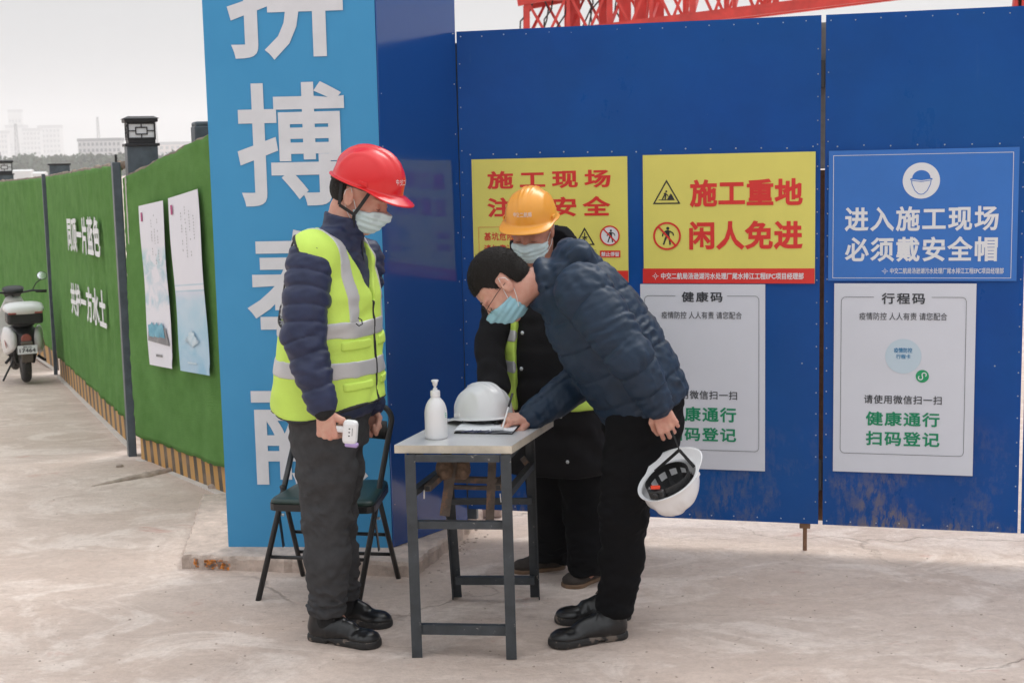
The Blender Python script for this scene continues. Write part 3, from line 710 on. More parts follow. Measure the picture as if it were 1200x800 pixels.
# slogan on the middle panel
def fpl(px, py, a, n, off): return PL(px, py, a+n*off, n)
mat('felt_white', (.78, .79, .80), .8)
for body, tl, bl, tr, br in (('同顶一片蓝色', (74.5, 251), (81, 294), (111.5, 254), (119, 303.5)), ('共护一方水土', (80.5, 325), (85, 368), (118, 339.5), (126.5, 388.5))):
    a_, b_, c_ = fpl(*bl, F2, n1, .052), fpl(*br, F2, n1, .052), fpl(*tl, F2, n1, .052)
    h = (fpl(*tl, F2, n1, .052)[2]-a_[2]+fpl(*tr, F2, n1, .052)[2]-b_[2])/2
    text_quad('slogan', body, a_, b_-a_, (0, 0, h), n1, 0, 'felt_white', fence, bold=.03, space=1.05, t=.006)
# the two hanging scroll banners on the near panel
mat('scroll_white', (.68, .68, .76), .5, var=.03)
def scroll_mat(name, kind):
    m = bpy.data.materials.new(name); m.use_nodes = True; t = m.node_tree; N = t.nodes; L = t.links; b = N['Principled BSDF']; b.inputs['Roughness'].default_value = .45
    tc = N.new('ShaderNodeTexCoord'); sp = N.new('ShaderNodeSeparateXYZ'); L.new(tc.outputs['UV'], sp.inputs[0])
    mp = N.new('ShaderNodeMapping'); mp.inputs['Scale'].default_value = (1.4, 5.0, 1) if kind else (1, 3, 1); L.new(tc.outputs['UV'], mp.inputs[0])
    n = N.new('ShaderNodeTexNoise'); n.inputs['Scale'].default_value = 2.2; n.inputs['Detail'].default_value = 5; n.inputs['Distortion'].default_value = .6; L.new(mp.outputs[0], n.inputs['Vector'])
    r = N.new('ShaderNodeValToRGB'); e = r.color_ramp.elements
    W0 = (.76, .76, .82, 1)
    L.new(sp.outputs['Y'], r.inputs[0])
    if kind:   # misty mountains in the middle
        e[0].position = 0; e[0].color = W0; e[1].position = .33; e[1].color = W0
        for p, c in ((.40, (.40, .58, .68, 1)), (.5, (.62, .68, .76, 1)), (.58, (.36, .56, .64, 1)), (.68, (.38, .60, .66, 1)), (.74, W0)):
            q_ = e.new(p); q_.color = c
    else:      # water lily on a blue pool below
        e[0].position = 0; e[0].color = (.26, .50, .68, 1); e[1].position = .2; e[1].color = (.32, .56, .70, 1)
        for p, c in ((.40, (.44, .62, .74, 1)), (.455, (.62, .66, .76, 1)), (.46, (.30, .52, .64, 1)), (.468, W0), (.49, W0), (.494, (.30, .52, .64, 1)), (.50, W0)):
            q_ = e.new(p); q_.color = c
    x = N.new('ShaderNodeMix'); x.data_type = 'RGBA'; mr = N.new('ShaderNodeMapRange'); mr.inputs['From Min'].default_value = .42; mr.inputs['From Max'].default_value = .62
    if not kind: mr.inputs['To Min'].default_value = .75; mr.inputs['To Max'].default_value = 1
    L.new(n.outputs['Fac'], mr.inputs['Value']); L.new(mr.outputs[0], x.inputs[0]); x.inputs[6].default_value = W0; L.new(r.outputs[0], x.inputs[7])
    L.new(x.outputs[2], b.inputs['Base Color']); MAT[name] = m
scroll_mat('scroll_mountain', 1); scroll_mat('scroll_lily', 0)
mat('ink_cyan', (.05, .28, .42), .5, col2=(.22, .50, .62), vscale=14); mat('ink_grey', (.16, .16, .18), .5, col2=(.3, .3, .3), vscale=20); mat('ink_pale', (.66, .76, .82), .5, col2=(.45, .62, .72), vscale=30); mat('ink_magenta', (.45, .05, .2), .5)
for si, (tl, tr, bl, br, m, lab) in enumerate((((162.5, 241.5), (190, 235), (175.5, 427), (203, 432), 'scroll_mountain', 'narrow white banner with teal misty hills hung on the green turf'), ((196.5, 232.5), (231, 221.5), (212, 434), (246.5, 440), 'scroll_lily', 'white and pale blue banner with a lily hung on the green turf'))):
    nn = norm(np.array([(E0-F1)[1], -(E0-F1)[0], 0])); nn = nn if np.dot(nn, CAM-F1) > 0 else -nn
    q4 = [fpl(*p, F1, nn, .062) for p in (bl, br, tr, tl)]
    t = thing('scroll_banner', lab, 'banner', tuple(q4[0]), 'scroll banners on the turf fence')
    me = bpy.data.meshes.new('cloth'); nu, nv = 8, 30; V = []; 
    for j in range(nv):
        for i in range(nu):
            s, v = i/(nu-1), j/(nv-1); p = (q4[0]*(1-s)+q4[1]*s)*(1-v)+(q4[3]*(1-s)+q4[2]*s)*v
            V.append(p+nn*(.003*math.sin(v*9+s*2+si)+.004*(s > .9)*(v < .05)))
    N_ = len(V); V += [v-nn*.0015 for v in V]
    Fq = [(j*nu+i, j*nu+i+1, (j+1)*nu+i+1, (j+1)*nu+i) for j in range(nv-1) for i in range(nu-1)]
    Fb = [tuple(x+N_ for x in f[::-1]) for f in Fq]
    me.from_pydata([tuple(v) for v in V], [], Fq+Fb); uvl = me.uv_layers.new(name='UVMap')
    for p in me.polygons:
        for li in p.loop_indices:
            vi = me.loops[li].vertex_index % N_; uvl.data[li].uv = ((vi % nu)/(nu-1), (vi//nu)/(nv-1))
    link('cloth', me, m, t, smooth=True)
    def bl_(s, v, off=.006): return (q4[0]*(1-s)+q4[1]*s)*(1-v)+(q4[3]*(1-s)+q4[2]*s)*v+nn*(off)
    def bpoly(name, pts, mm, off=.0055, kind=None):
        b = MB()
        for k, pp in enumerate(pts):
            f = [bl_(s, v, off+k*.00004) for s, v in pp]; b.add(f+[x+nn*.0006 for x in f], [tuple(range(len(f)))[::-1], tuple(range(len(f), 2*len(f)))])
        build(name, b, mm, t, fixn=False, kind=kind)
    bpoly('side_mark', [[(.10, .90), (.16, .90), (.16, .955), (.10, .955)]], 'ink_magenta')
    r = random.Random(si+3); ps = []
    for c in range(4 if si else 3):
        x = .50+.13*c if not si else .42+.14*c; y = .93-.03*abs(c-1); y2 = y-(.22, .30, .26, .12)[c]
        while y > y2:
            h = r.uniform(.006, .010)
            if r.random() < .72:
                ps.append([(x, y-h), (x+.028, y-h), (x+.028, y-h+.0022), (x, y-h+.0022)]); ps.append([(x+.012, y-h-.003), (x+.018, y-h-.003), (x+.018, y), (x+.012, y)])
            y -= .017
    bpoly('poem_text', ps, 'ink_grey', kind='stuff')
    if si == 0:
        bpoly('picture', [[(.05, .155), (.95, .135), (.82, .24), (.10, .235)]], 'ink_grey')
        bpoly('picture_water', [[(.12+.23*k, .185), (.33+.23*k, .18), (.35+.2*k, .25), (.28+.2*k, .275), (.22+.2*k, .26), (.10+.22*k, .255)] for k in range(3)], 'ink_cyan', .0075)
        bpoly('seal', [[(.35, .06), (.62, .06), (.62, .075), (.35, .075)]], 'ink_grey')
    else:
        ps = []
        for k in range(9):
            a = math.pi*(.06+.88*k/8); c, s_ = math.cos(a), math.sin(a)
            ps.append([(.5, .145), (.5+.20*c-.06*s_, .165+.045*s_+.004), (.5+.30*c, .15+.065*s_), (.5+.20*c+.06*s_, .165+.045*s_)])
        for k in range(5):
            a = math.pi*(.15+.7*k/4); c, s_ = math.cos(a), math.sin(a)
            ps.append([(.5, .16), (.5+.1*c-.06*s_, .20+.02*s_), (.5+.15*c, .18+.06*s_), (.5+.1*c+.06*s_, .20+.02*s_)])
        bpoly('lily', ps, 'ink_pale'); bpoly('seal', [[(.3, .05), (.6, .05), (.6, .06), (.3, .06)]], 'ink_pale')

# --- lamp columns behind the fence
def column(*a, **k):
    t = _column(*a, **k); t.rotation_euler.z = math.radians(20)
def _column(label, pxl, pxr, ytop, Y, lamp, capr=False):
    l = P(pxl, ytop, Y); r = P(pxr, ytop, Y); w = (r[0]-l[0]); cx = (l[0]+r[0])/2; zt = l[2]; zb = float(zbase(cx, Y))-.05
    t = thing('lamp_column', label, 'column', (cx, Y+w/2, zb), 'square steel columns behind the turf fence')
    w = w*.90; c = (cx, Y+w/2+.02)
    b = MB(); b.box((c[0], c[1], (zt+zb)/2), (w, w, zt-zb), None, .006); build('shaft', b, 'steel_grey', t)
    if capr:
        b = MB(); b.box((c[0], c[1], zt+.010), (w*.96, w*.96, .03), None, .012); build('cap', b, 'steel_grey', t); return t
    b = MB(); b.box((c[0], c[1], zt+.004), (w*1.12, w*1.12, .016), None, .003); build('collar', b, 'black_steel', t)
    if not lamp: return t
    s = w*.98; h = s*.56; z0 = zt+.012
    b = MB(); b.box((c[0], c[1], z0+.012), (s*.9, s*.9, .024), None, .003); b.box((c[0], c[1], z0+.024+h+.012), (s*1.1, s*1.1, .02), None, .004)
    V = [(c[0]+a*s*.6, c[1]+d*s*.6, z0+.024+h+.022) for a, d in ((-1, -1), (1, -1), (1, 1), (-1, 1))]+[(c[0]+a*s*.42, c[1]+d*s*.42, z0+.024+h+.036) for a, d in ((-1, -1), (1, -1), (1, 1), (-1, 1))]
    b.add(V, [(3, 2, 1, 0), (4, 5, 6, 7), (0, 1, 5, 4), (1, 2, 6, 5), (2, 3, 7, 6), (3, 0, 4, 7)])
    build('lamp_cap', b, 'black_steel', t)
    b = MB(); b.box((c[0], c[1], z0+.024+h/2), (s*.86, s*.86, h-.004)); gl_ = build('lamp_glass', b, 'lamp_glass', t)
    b = MB(); k = s*.44; bw = s*.055; zc = z0+.024+h/2
    for R_ in range(4):
        a = R_*math.pi/2; ca, sa = math.cos(a), math.sin(a)
        def q_(x, z, d=0): return (c[0]+x*ca+(k+d)*sa, c[1]+x*sa-(k+d)*ca, z)
        for x in (-k,): b.bar(q_(x, z0+.02), q_(x, z0+.026+h), bw, bw, (ca, sa, 0))
        for z in (zc-h/2+bw/2, zc+h/2-bw/2): b.bar(q_(-k*.94, z), q_(k*.94, z), bw*.9, bw, (0, 0, 1))
        x1 = k*.42; z1 = h*.2
        for z in (zc-z1, zc+z1): b.bar(q_(-x1, z), q_(x1, z), bw*.7, bw*.7, (0, 0, 1))
        for x in (-x1, x1): b.bar(q_(x, zc-z1-bw*.34), q_(x, zc+z1+bw*.34), bw*.65, bw*.65, (ca, sa, 0))
        for z in (zc-h/2, zc+z1): b.bar(q_(0, z+.002), q_(0, z+h/2-z1-.002), bw*.7, bw*.6, (ca, sa, 0))
        for x in (-k, x1): b.bar(q_(x, zc), q_(x+k-x1, zc), bw*.7, bw*.6, (0, 0, 1))
    build('lattice', b, 'black_steel', t, fixn=True); return t
column('grey column topped by a lattice lantern between two turf panels', 140.5, 180, 171, F1[1]+.10, True)
column('distant grey column with its own lattice lantern at the left edge', -9, 12.5, 205, GT(12, 394)[1]+.1, True)
column('short lampless grey column top at the second fence post', 52.5, 78, 193.5, F2[1]+.12, False)
column('dark grey column with rounded cap next to the banner pillar', 220, 258, 148, F0[1]+.45, False, True)
print('fence', time.time()-T0)
# ================================================================== CRANE, CITY, TREES, HAZE
mat('crane_red', (.62, .045, .035), .5, var=.2, vscale=3)
mat('cable', (.03, .03, .035), .6)
YC = 24.
cr = thing('crane_boom', 'red lattice crane boom showing above the blue gate', 'crane', (P(640, 20, YC)[0], YC, 0))
lo0, lo1 = P(560, 53, YC), P(1240, -32, YC); hi0, hi1 = P(560, 12, YC), P(1240, -118, YC)
Lb = norm(lo1-lo0); dep = np.array([0, .9, 0]); px2x = lambda px: (P(px, 20, YC)[0]-lo0[0])/(lo1[0]-lo0[0])
def lo(s, d=0): return lo0+(lo1-lo0)*s+dep*d
def hi(s, d=0): return hi0+(hi1-hi0)*s+dep*d
s0 = px2x(617); s1_ = 1.0
for d in (0, 1):
    b = MB(); b.bar(lo(px2x(690 if d == 0 else 617), d), lo(s1_, d), .17 if d == 0 else .11, .14, (0, 1, 0)); build('chord', b, 'crane_red', cr)
    b = MB(); b.bar(hi(px2x(606 if d == 0 else 620), d), hi(s1_, d), .12, .12, (0, 1, 0)); build('chord', b, 'crane_red', cr)
n = 26; ss = np.linspace(s0, .98, n)
for d in (0, 1):
    for i in range(n-1):
        b = MB(); a, c = (lo, hi) if (i+d) % 2 else (hi, lo)
        b.bar(a(ss[i], d), c(ss[i+1], d), .045, .045, (0, 1, 0)); build('brace', b, 'crane_red', cr)
        if i % 2 == 0:
            b = MB(); b.bar(lo(ss[i], d), hi(ss[i], d), .06 if i % 4 else .10, .06, (0, 1, 0)); build('brace', b, 'crane_red', cr)
for i in range(0, n-1, 2):
    b = MB(); b.bar(lo(ss[i], 0), hi(ss[i+1], 1), .04, .04, (0, 1, 0)); build('brace', b, 'crane_red', cr)
    b = MB(); b.bar(hi(ss[i], 0), lo(ss[i], 1), .04, .04, (0, 1, 0)); build('brace', b, 'crane_red', cr)
for px, w in ((672, .26), (708, .12), (735, .2), (752, .16), (775, .18)):
    s = px2x(px); b = MB(); b.bar(lo(s, .5), hi(s, .5), w, .1, (0, 1, 0)); build('plate', b, 'crane_red', cr)
b = MB(); b.box(hi(px2x(650), .5)+np.array([0, 0, .1]), (1.1, .8, .22), None, .01); b.box(hi(px2x(700), .5)+np.array([0, 0, .08]), (.5, .8, .26), None, .01); build('boom_head', b, 'crane_red', cr)
b = MB(); r = random.Random(4)
for k in range(9):
    x = px2x(625+k*12); p0 = hi(x, r.random()); p1 = lo(x+r.uniform(-.03, .03), r.random())
    m_ = (p0+p1)/2+np.array([r.uniform(-.15, .15), 0, 0]); b.tube([p0, (p0+m_)/2+np.array([.05, 0, 0]), m_, (p1+m_)/2, p1], .014, 5)
build('cables', b, 'cable', cr, kind='stuff')
for s in (px2x(700), .95):
    b = MB(); p = lo(s, .5); b.bar((p[0]-.4, YC+.45, -.2), p-np.array([0, 0, .05]), .12, .12, (0, 1, 0)); b.bar((p[0]+.4, YC+.45, -.2), p-np.array([0, 0, .05]), .12, .12, (0, 1, 0)); build('rest_trestle', b, 'crane_red', cr)

mat('far_wall', (.42, .42, .43), .8, var=.1, vscale=.05); mat('far_wall_warm', (.46, .36, .33), .8, var=.1, vscale=.05); mat('far_glass', (.04, .055, .08), .5); mat('far_dark', (.12, .13, .15), .7)
mat('far_foliage', (.045, .07, .04), .9, var=.4, vscale=.4, col2=(.09, .12, .07)); mat('shed_white', (.7, .7, .7), .7); mat('trunk', (.08, .06, .045), .9)
def shared(name, mb, m):
    me = bpy.data.meshes.new(name); me.from_pydata(np.concatenate(mb.v).tolist(), [], mb.f); me.materials.append(MAT[m]); return me
def block(name, label, px0, px1, yt, Y, m, fl, bays, depth=.5, zb=-2.2, roofs=True, win='far_glass'):
    a, c = P(px0, yt, Y), P(px1, yt, Y); w = c[0]-a[0]; zt = a[2]; cx = (a[0]+c[0])/2; D_ = w*depth
    t = thing(name, label, 'building', (cx, Y+D_/2, zb))
    b = MB(); b.box((cx, Y+D_/2, (zt+zb)/2), (w, D_, zt-zb)); build('wall', b, m, t)
    if roofs: b = MB(); b.box((cx, Y+D_/2, zt+.01*Y*.1), (w*1.03, D_*1.03, .002*Y)); build('roof', b, 'far_dark', t)
    H = (zt-max(zb, -2))/fl; bw = w/bays
    mb = MB(); mb.box((0, 0, 0), (bw*.55, .3, H*.5)); me = shared('window', mb, win)
    for i in range(fl):
        for j in range(bays):
            if i < fl-1-8: continue
            o = bpy.data.objects.new('window', me); COL.objects.link(o); o.parent = t
            o.location = (a[0]+bw*(j+.5)-cx, -D_/2-.05, (zt-H*(i+.5))-zb)
    return t
block('apartment_block', 'five storey pale block with dark flat roof on the skyline', 91, 141, 166, 1000, 'far_wall', 5, 10, .3)
block('tower_block', 'tallest hazy tower block at the far left of the skyline', 6, 27, 150, 2600, 'far_wall', 14, 5, .8)
b = MB(); 
block('tower_block', 'stepped crown of the hazy skyline, narrower top storey block', 9, 24, 132, 2640, 'far_wall', 10, 4, .5)
block('office_block', 'wide low hazy building to the left of the tallest tower', -14, 8, 157, 2400, 'far_wall', 7, 6, .4)
block('office_block', 'hazy mid height building right of the tallest tower', 26, 47, 154, 2500, 'far_wall', 8, 5, .4)
block('office_block', 'hazy building with a rooftop mast, rightmost of the far group', 44, 70, 150.5, 2550, 'far_wall', 8, 6, .4)
block('apartment_block', 'low faint block on the skyline right of the lantern column', 186, 244, 170, 1700, 'far_wall_warm', 4, 9, .3)
def mast(label, px, yt, Y, w, lattice):
    a = P(px, yt, Y); zb = -2.
    t = thing('lattice_mast' if lattice else 'mast', label, 'mast', (a[0], Y, zb)); b = MB()
    if not lattice: b.tube([(a[0], Y, zb), (a[0], Y, a[2])], [w, w*.4], 6); build('pole', b, 'far_dark', t); return
    for sx, sy in ((-1, -1), (1, -1), (1, 1), (-1, 1)): b.bar((a[0]+sx*w, Y+sy*w, zb), (a[0]+sx*w*.35, Y+sy*w*.35, a[2]), w*.16, w*.16, (0, 1, 0))
    build('leg', b, 'far_dark', t); b = MB(); k = 14
    for i in range(k):
        z0 = zb+(a[2]-zb)*i/k; z1 = zb+(a[2]-zb)*(i+1)/k; w0 = w*(1-.65*i/k); w1 = w*(1-.65*(i+1)/k); s = 1 if i % 2 else -1
        b.bar((a[0]-s*w0, Y-w0, z0), (a[0]+s*w1, Y-w1, z1), w*.1, w*.1, (0, 1, 0)); b.bar((a[0]-s*w0, Y+w0, z0), (a[0]+s*w1, Y+w1, z1), w*.1, w*.1, (0, 1, 0))
    build('bracing', b, 'far_dark', t)
mast('broad lattice mast in front of the tallest hazy tower', 18, 145, 1300, 2.0, True)
mast('lattice mast rising behind the five storey block', 114, 137, 1300, 1.6, True)
mast('lattice pylon just right of the lantern column', 181, 141, 1200, 2.4, True)
mast('thin mast on the rightmost far building', 64, 148, 2800, 1.5, False)
for lab, x0, x1, y0, Y in (('long low white site shed behind the fence', 14, 36, 201, 420), ('small white site shed right of the longer one', 38, 52, 203.5, 410)):
    a, c = P(x0, y0, Y), P(x1, y0, Y); cx = (a[0]+c[0])/2; w = c[0]-a[0]
    t = thing('site_shed', lab, 'shed', (cx, Y+1.5, -1.6)); b = MB(); b.box((cx, Y+1.5, (a[2]-1.6)/2), (w, 3, a[2]+1.6)); build('wall', b, 'shed_white', t)
    b = MB(); b.add([(cx-w*.52, Y-.2, a[2]), (cx+w*.52, Y-.2, a[2]), (cx+w*.52, Y+3.2, a[2]), (cx-w*.52, Y+3.2, a[2]), (cx-w*.52, Y+1.5, a[2]+.5), (cx+w*.52, Y+1.5, a[2]+.5)], [(0, 1, 5, 4), (2, 3, 4, 5), (0, 4, 3), (1, 2, 5), (3, 2, 1, 0)]); build('roof', b, 'shed_white', t)
# far wood: one mass of crowns made of small leaf clumps
V = []; F = []
r = np.random.default_rng(5); cl = []
for px in np.arange(-60, 330, 3.2):
    Y_ = 520+r.uniform(-40, 60); yt = r.uniform(179, 188)+(-.02)*(px-60); p = P(px+r.uniform(-2, 2), yt, Y_); rad = r.uniform(3.4, 6); h = p[2]+5
    for _ in range(150):
        d = r.normal(size=3); d /= np.linalg.norm(d); k = r.uniform(.45, 1)**.5
        cl.append((p[0]+d[0]*rad*k*1.2, Y_+d[1]*rad*k, (p[2]-h*.5)+d[2]*h*.5*k, r.uniform(.5, 1.3)))
cl = np.array(cl); N_ = len(cl)
a = r.normal(size=(N_, 3)); a /= np.linalg.norm(a, axis=1)[:, None]; c_ = np.cross(a, r.normal(size=(N_, 3))); c_ /= np.linalg.norm(c_, axis=1)[:, None]
s_ = cl[:, 3:4]; p_ = cl[:, :3]
V = np.stack([p_-a*s_, p_+c_*s_*.7, p_+a*s_, p_-c_*s_*.7], 1).reshape(-1, 3)
link('distant_wood', fast_mesh('distant_wood', V, np.arange(N_*4).reshape(-1, 4)), 'far_foliage', kind='stuff')
COL.objects['distant_wood']['label'] = 'grey green line of distant trees below the skyline'
COL.objects['distant_wood']['category'] = 'trees'
# haze
hz = bpy.data.materials.new('haze'); hz.use_nodes = True; t = hz.node_tree; t.nodes.remove(t.nodes['Principled BSDF'])
pv = t.nodes.new('ShaderNodeVolumePrincipled'); pv.inputs['Color'].default_value = (.90, .92, .94, 1); pv.inputs['Density'].default_value = .0006
pv.inputs['Anisotropy'].default_value = .3
t.links.new(pv.outputs[0], t.nodes['Material Output'].inputs['Volume']); MAT['haze'] = hz
b = MB(); b.box((0, 1950, 68), (6600, 4080, 144)); hb = build('haze', b, 'haze', kind='stuff')
print('far', time.time()-T0)
# ================================================================== TABLE, CHAIR, SMALL THINGS, SCOOTER
mat('table_top', (.60, .60, .61), .28, var=.06, vscale=4, wear=(.42, .40, .38), wscale=5, wthr=.62, spec=.5, bump=.05)
mat('edge_band', (.60, .54, .44), .5, var=.2, vscale=10, wear=(.3, .22, .15), wscale=18, wthr=.64)
mat('leg_paint', (.040, .047, .054), .55, var=.3, vscale=14, wear=(.30, .28, .26), wscale=26, wthr=.64, bump=.3, bscale=60)
mat('old_iron', (.12, .095, .078), .8, var=.4, vscale=18, wear=(.24, .14, .09), wscale=12, wthr=.56, bump=.5)
mat('burlap', (.19, .125, .085), .95, var=.35, vscale=30, bump=1, bscale=90)
mat('white_plastic', (.80, .80, .81), .28, bump=.03)
mat('helmet_white', (.78, .78, .79), .25, bump=.02)
mat('helmet_red', (.72, .018, .022), .22, bump=.02)
mat('helmet_orange', (.86, .37, .045), .28, bump=.02)
mat('black_plastic', (.015, .015, .016), .45)
mat('webbing', (.018, .018, .02), .8, bump=.5, bscale=300)
mat('red_plastic', (.75, .06, .02), .4)
mat('paper', (.78, .79, .82), .6, bump=.1, bscale=20)
mat('ink', (.06, .07, .16), .6)
mat('seat_green', (.008, .030, .024), .40, bump=.15, bscale=120, var=.15)
mat('chair_black', (.014, .014, .015), .35, wear=(.12, .10, .09), wscale=40, wthr=.7)
ZTAB = .735
tq = [G(462, 521.3, ZTAB), G(599.5, 522, ZTAB), G(648.5, 490.6, ZTAB)]; tq.append(tq[0]+(tq[2]-tq[1]))
tq = [np.array([p[0], p[1]]) for p in tq]
L1, L2, L3, L4 = [G(*p)[:2] for p in ((489, 770), (599.5, 772), (627, 700), (536, 700))]
tb = thing('folding_table', 'worn folding table with pale top and chipped dark angle iron legs', 'table', (float((L1[0]+L3[0])/2), float((L1[1]+L3[1])/2), 0))
b = MB(); b.prism([tuple(p) for p in tq], ZTAB-.028, ZTAB-.0012); build('edge_band', b, 'edge_band', tb)
cc = sum(tq)/4; b = MB(); b.prism([tuple(cc+(p-cc)*1.001) for p in tq], ZTAB-.0014, ZTAB); build('tabletop', b, 'table_top', tb)
def angle_leg(x, y, z1, sx, sy, tx, ty, w=.036, t=.004):
    """L-section leg from the floor (x,y,0) to (tx,ty,z1)"""
    b = MB()
    a = np.array([x, y, 0.]); c = np.array([tx, ty, z1])
    b.bar(a, c, w, t, (0, 1, 0)); a2 = a+np.array([sx*(w/2-t/2), sy*w/2, 0]); c2 = c+np.array([sx*(w/2-t/2), sy*w/2, 0]); b.bar(a2, c2, t, w, (0, 1, 0))
    return b
zt = ZTAB-.03
legs = {'fl': (L1, (L1[0]-.006, L1[1]+.03)), 'fr': (L2, (L2[0]-.005, L2[1]+.03)), 'br': (L3, (L3[0]-.01, L3[1]-.20)), 'bl': (L4, (L4[0]-.02, L4[1]-.20))}
for k, (f, t_) in legs.items():
    f = f.copy()
    f[0] += .0; build('leg', angle_leg(f[0], f[1], zt, -1 if 'l' in k else 1, 1 if k[0] == 'f' else -1, *t_), 'leg_paint', tb)
def lp(k, z): f, t_ = legs[k]; s = z/zt; return np.array([f[0]+(t_[0]-f[0])*s, f[1]+(t_[1]-f[1])*s, z])
def brc(name, a, c, w=.028, h=.028, m='leg_paint', ref=(0, 1, 0)):
    b = MB(); b.bar(a, c, w, h, ref); return build(name, b, m, tb)
off = np.array([0, .022, 0])
brc('stretcher', lp('fl', .095)+off, lp('fr', .095)+off, .034, .026); brc('stretcher', lp('fl', .46)+off, lp('fr', .46)+off, .026, .026)
brc('stretcher', lp('bl', .085)-off, lp('br', .085)-off, .03, .026); brc('stretcher', lp('bl', .42)-off, lp('br', .42)-off, .022, .022)
brc('stretcher', lp('fr', .565)+np.array([.004, .03, 0]), lp('br', .565)-np.array([0, .03, 0]), .024, .024); brc('stretcher', lp('fl', .565)+np.array([0, .03, 0]), lp('bl', .565)-np.array([0, .03, 0]), .024, .024)
xm = (lp('bl', .5)+lp('br', .5))/2
for a_, c_ in ((lp('fl', zt-.012), lp('fr', zt-.012)), (lp('bl', zt-.012), lp('br', zt-.012)), (lp('fl', zt-.012), lp('bl', zt-.012)), (lp('fr', zt-.012), lp('br', zt-.012))):
    d_ = norm(c_-a_)*.02; brc('apron', a_+d_, c_-d_, .022, .02)
# the old iron rack that hangs under the top
p = P(530, 540, 4.98); q_ = P(521, 604, 4.98); brc('hanging_flat', p, q_, .036, .008, 'old_iron')
p = P(577, 536, 5.02); q_ = P(574, 612, 5.02); brc('hanging_flat', p, q_, .030, .008, 'old_iron')
for a_, c_ in (((501, 572, 4.80), (523, 552, 5.1)), ((584, 571, 4.82), (592, 556, 5.1))):
    b = MB(); A_ = P(*a_); C_ = P(*c_); b.bar(A_, C_, .022, .022); build('tube_end', b, 'old_iron', tb)
    b = MB(); d_ = norm(A_-C_); b.bar(A_+d_*.0005, A_+d_*.0015, .015, .015); build('tube_bore', b, 'black_plastic', tb)
brc('rack_bar', P(520, 561, 5.1), P(592, 563, 5.1), .03, .02, 'old_iron', (0, 0, 1)); brc('rack_bar', P(520, 570, 5.12), P(592, 572, 5.12), .018, .014, 'old_iron', (0, 0, 1))
brc('wall_hook', P(612, 536, 5.15), P(620, 546, 5.15), .02, .02, 'old_iron')
for (x, y, x2, y2, r) in ((497, 574, 497, 584, .003), (586, 578, 587, 588, .002)):
    b = MB(); b.tube([P(x, y, 4.8), P(x2, y2, 4.8)], r, 6); build('bolt', b, 'rivet', tb)
rag = thing('rag_roll', 'rolled brown cloth tucked under the table top between its irons', 'cloth', tuple(P(532, 562, 5.0)))
RAGPOS = P(532, 548, 5.0)
# --- folding chair behind the first man
chw = norm(np.array([.96, -.28, 0])); chf = norm(np.array([-.28, -.96, 0])); LF = G(302.5, 704); RF = G(420, 707.5)
wv = RF-LF; cw = np.linalg.norm(wv); chw = wv/cw; chf = np.array([chw[1], -chw[0], 0]); chf = chf if chf[1] < 0 else -chf
chf = norm(chf+chw*(-.22))
ch = thing('folding_chair', 'black steel folding chair with dark green seat behind the man in the red helmet', 'chair', tuple((LF+RF)/2))
def back(p, d, z): return np.array([p[0], p[1], 0])-chf*d+np.array([0, 0, z])
tl = P(352, 487, 5.62); tr = P(459, 492, 5.56)
LT, RT = tl.copy(), tr.copy()
bend = []
top_z = max(tl[2], tr[2])+.05
b = MB(); arcs = [LF, LF+(LT-LF)*.5, LT]
for a in np.linspace(0, 1, 7): 
    e = (1-math.cos(a*math.pi/2)); arcs.append(LT+(RT-LT)*(.12*e)+np.array([0, 0, .055*math.sin(a*math.pi/2)]))
for a in np.linspace(0, 1, 7):
    e = math.sin(a*math.pi/2); arcs.append(RT-(RT-LT)*(.12*(1-e))+np.array([0, 0, .055*math.cos(a*math.pi/2)]))
arcs += [RT+(RF-RT)*.5, RF]
b.tube(arcs, .0115, 10); build('frame_tube', b, 'chair_black', ch, smooth=True)
RR = G(467, 678); LR = LF+(RR-RF)*1.0
sp_r = RF+(RT-RF)*.62; sp_l = LF+(LT-LF)*.62
for f, s_ in ((RR, sp_r), (LR, sp_l)):
    b = MB(); b.tube([f, s_+chf*.02], .0105, 8); build('rear_leg', b, 'chair_black', ch, smooth=True)
for s in (.235, ):
    b = MB(); b.tube([LF+(LT-LF)*s, RF+(RT-RF)*s], .0075, 8); build('rung', b, 'chair_black', ch, smooth=True)
for s in (.28, .50):
    b = MB(); b.tube([LR+(sp_l-LR)*s, RR+(sp_r-RR)*s], .0075, 8); build('rung', b, 'chair_black', ch, smooth=True)
zs = .405
fl_ = P(312, 597, 5.235); zs = fl_[2]; 
sc = [np.array(p) for p in (G(312, 588, zs+.012)[:2], G(438, 592, zs+.012)[:2], G(457, 563, zs+.012)[:2], G(350, 566, zs+.012)[:2])]
def rpoly(q, r, n=5):
    out = []; m = len(q)
    for i in range(m):
        a, b_, c = q[i-1], q[i], q[(i+1) % m]; u, v = norm(a-b_), norm(c-b_)
        for s in np.linspace(0, 1, n): t0, t1 = b_+u*r*(1-s), b_+v*r*s; out.append(t0*(1-s)+t1*s)
    return out
rp = rpoly(sc, .05); cs = sum(sc)/4
b = MB(); n_ = len(rp)
V = []
for (k, z) in ((1.0, zs-.022), (1.0, zs+.004)): V += [(*(cs+(p-cs)*k), z) for p in rp]
b.add(V, [(i, (i+1) % n_, n_+(i+1) % n_, n_+i) for i in range(n_)]+[tuple(range(n_))[::-1], tuple(range(n_, 2*n_))]); build('seat_pan', b, 'chair_black', ch)
b = MB(); V = []
for (k, z) in ((.99, zs+.0045), (.985, zs+.014), (.95, zs+.021), (.8, zs+.024)): V += [(*(cs+(p-cs)*k), z) for p in rp]
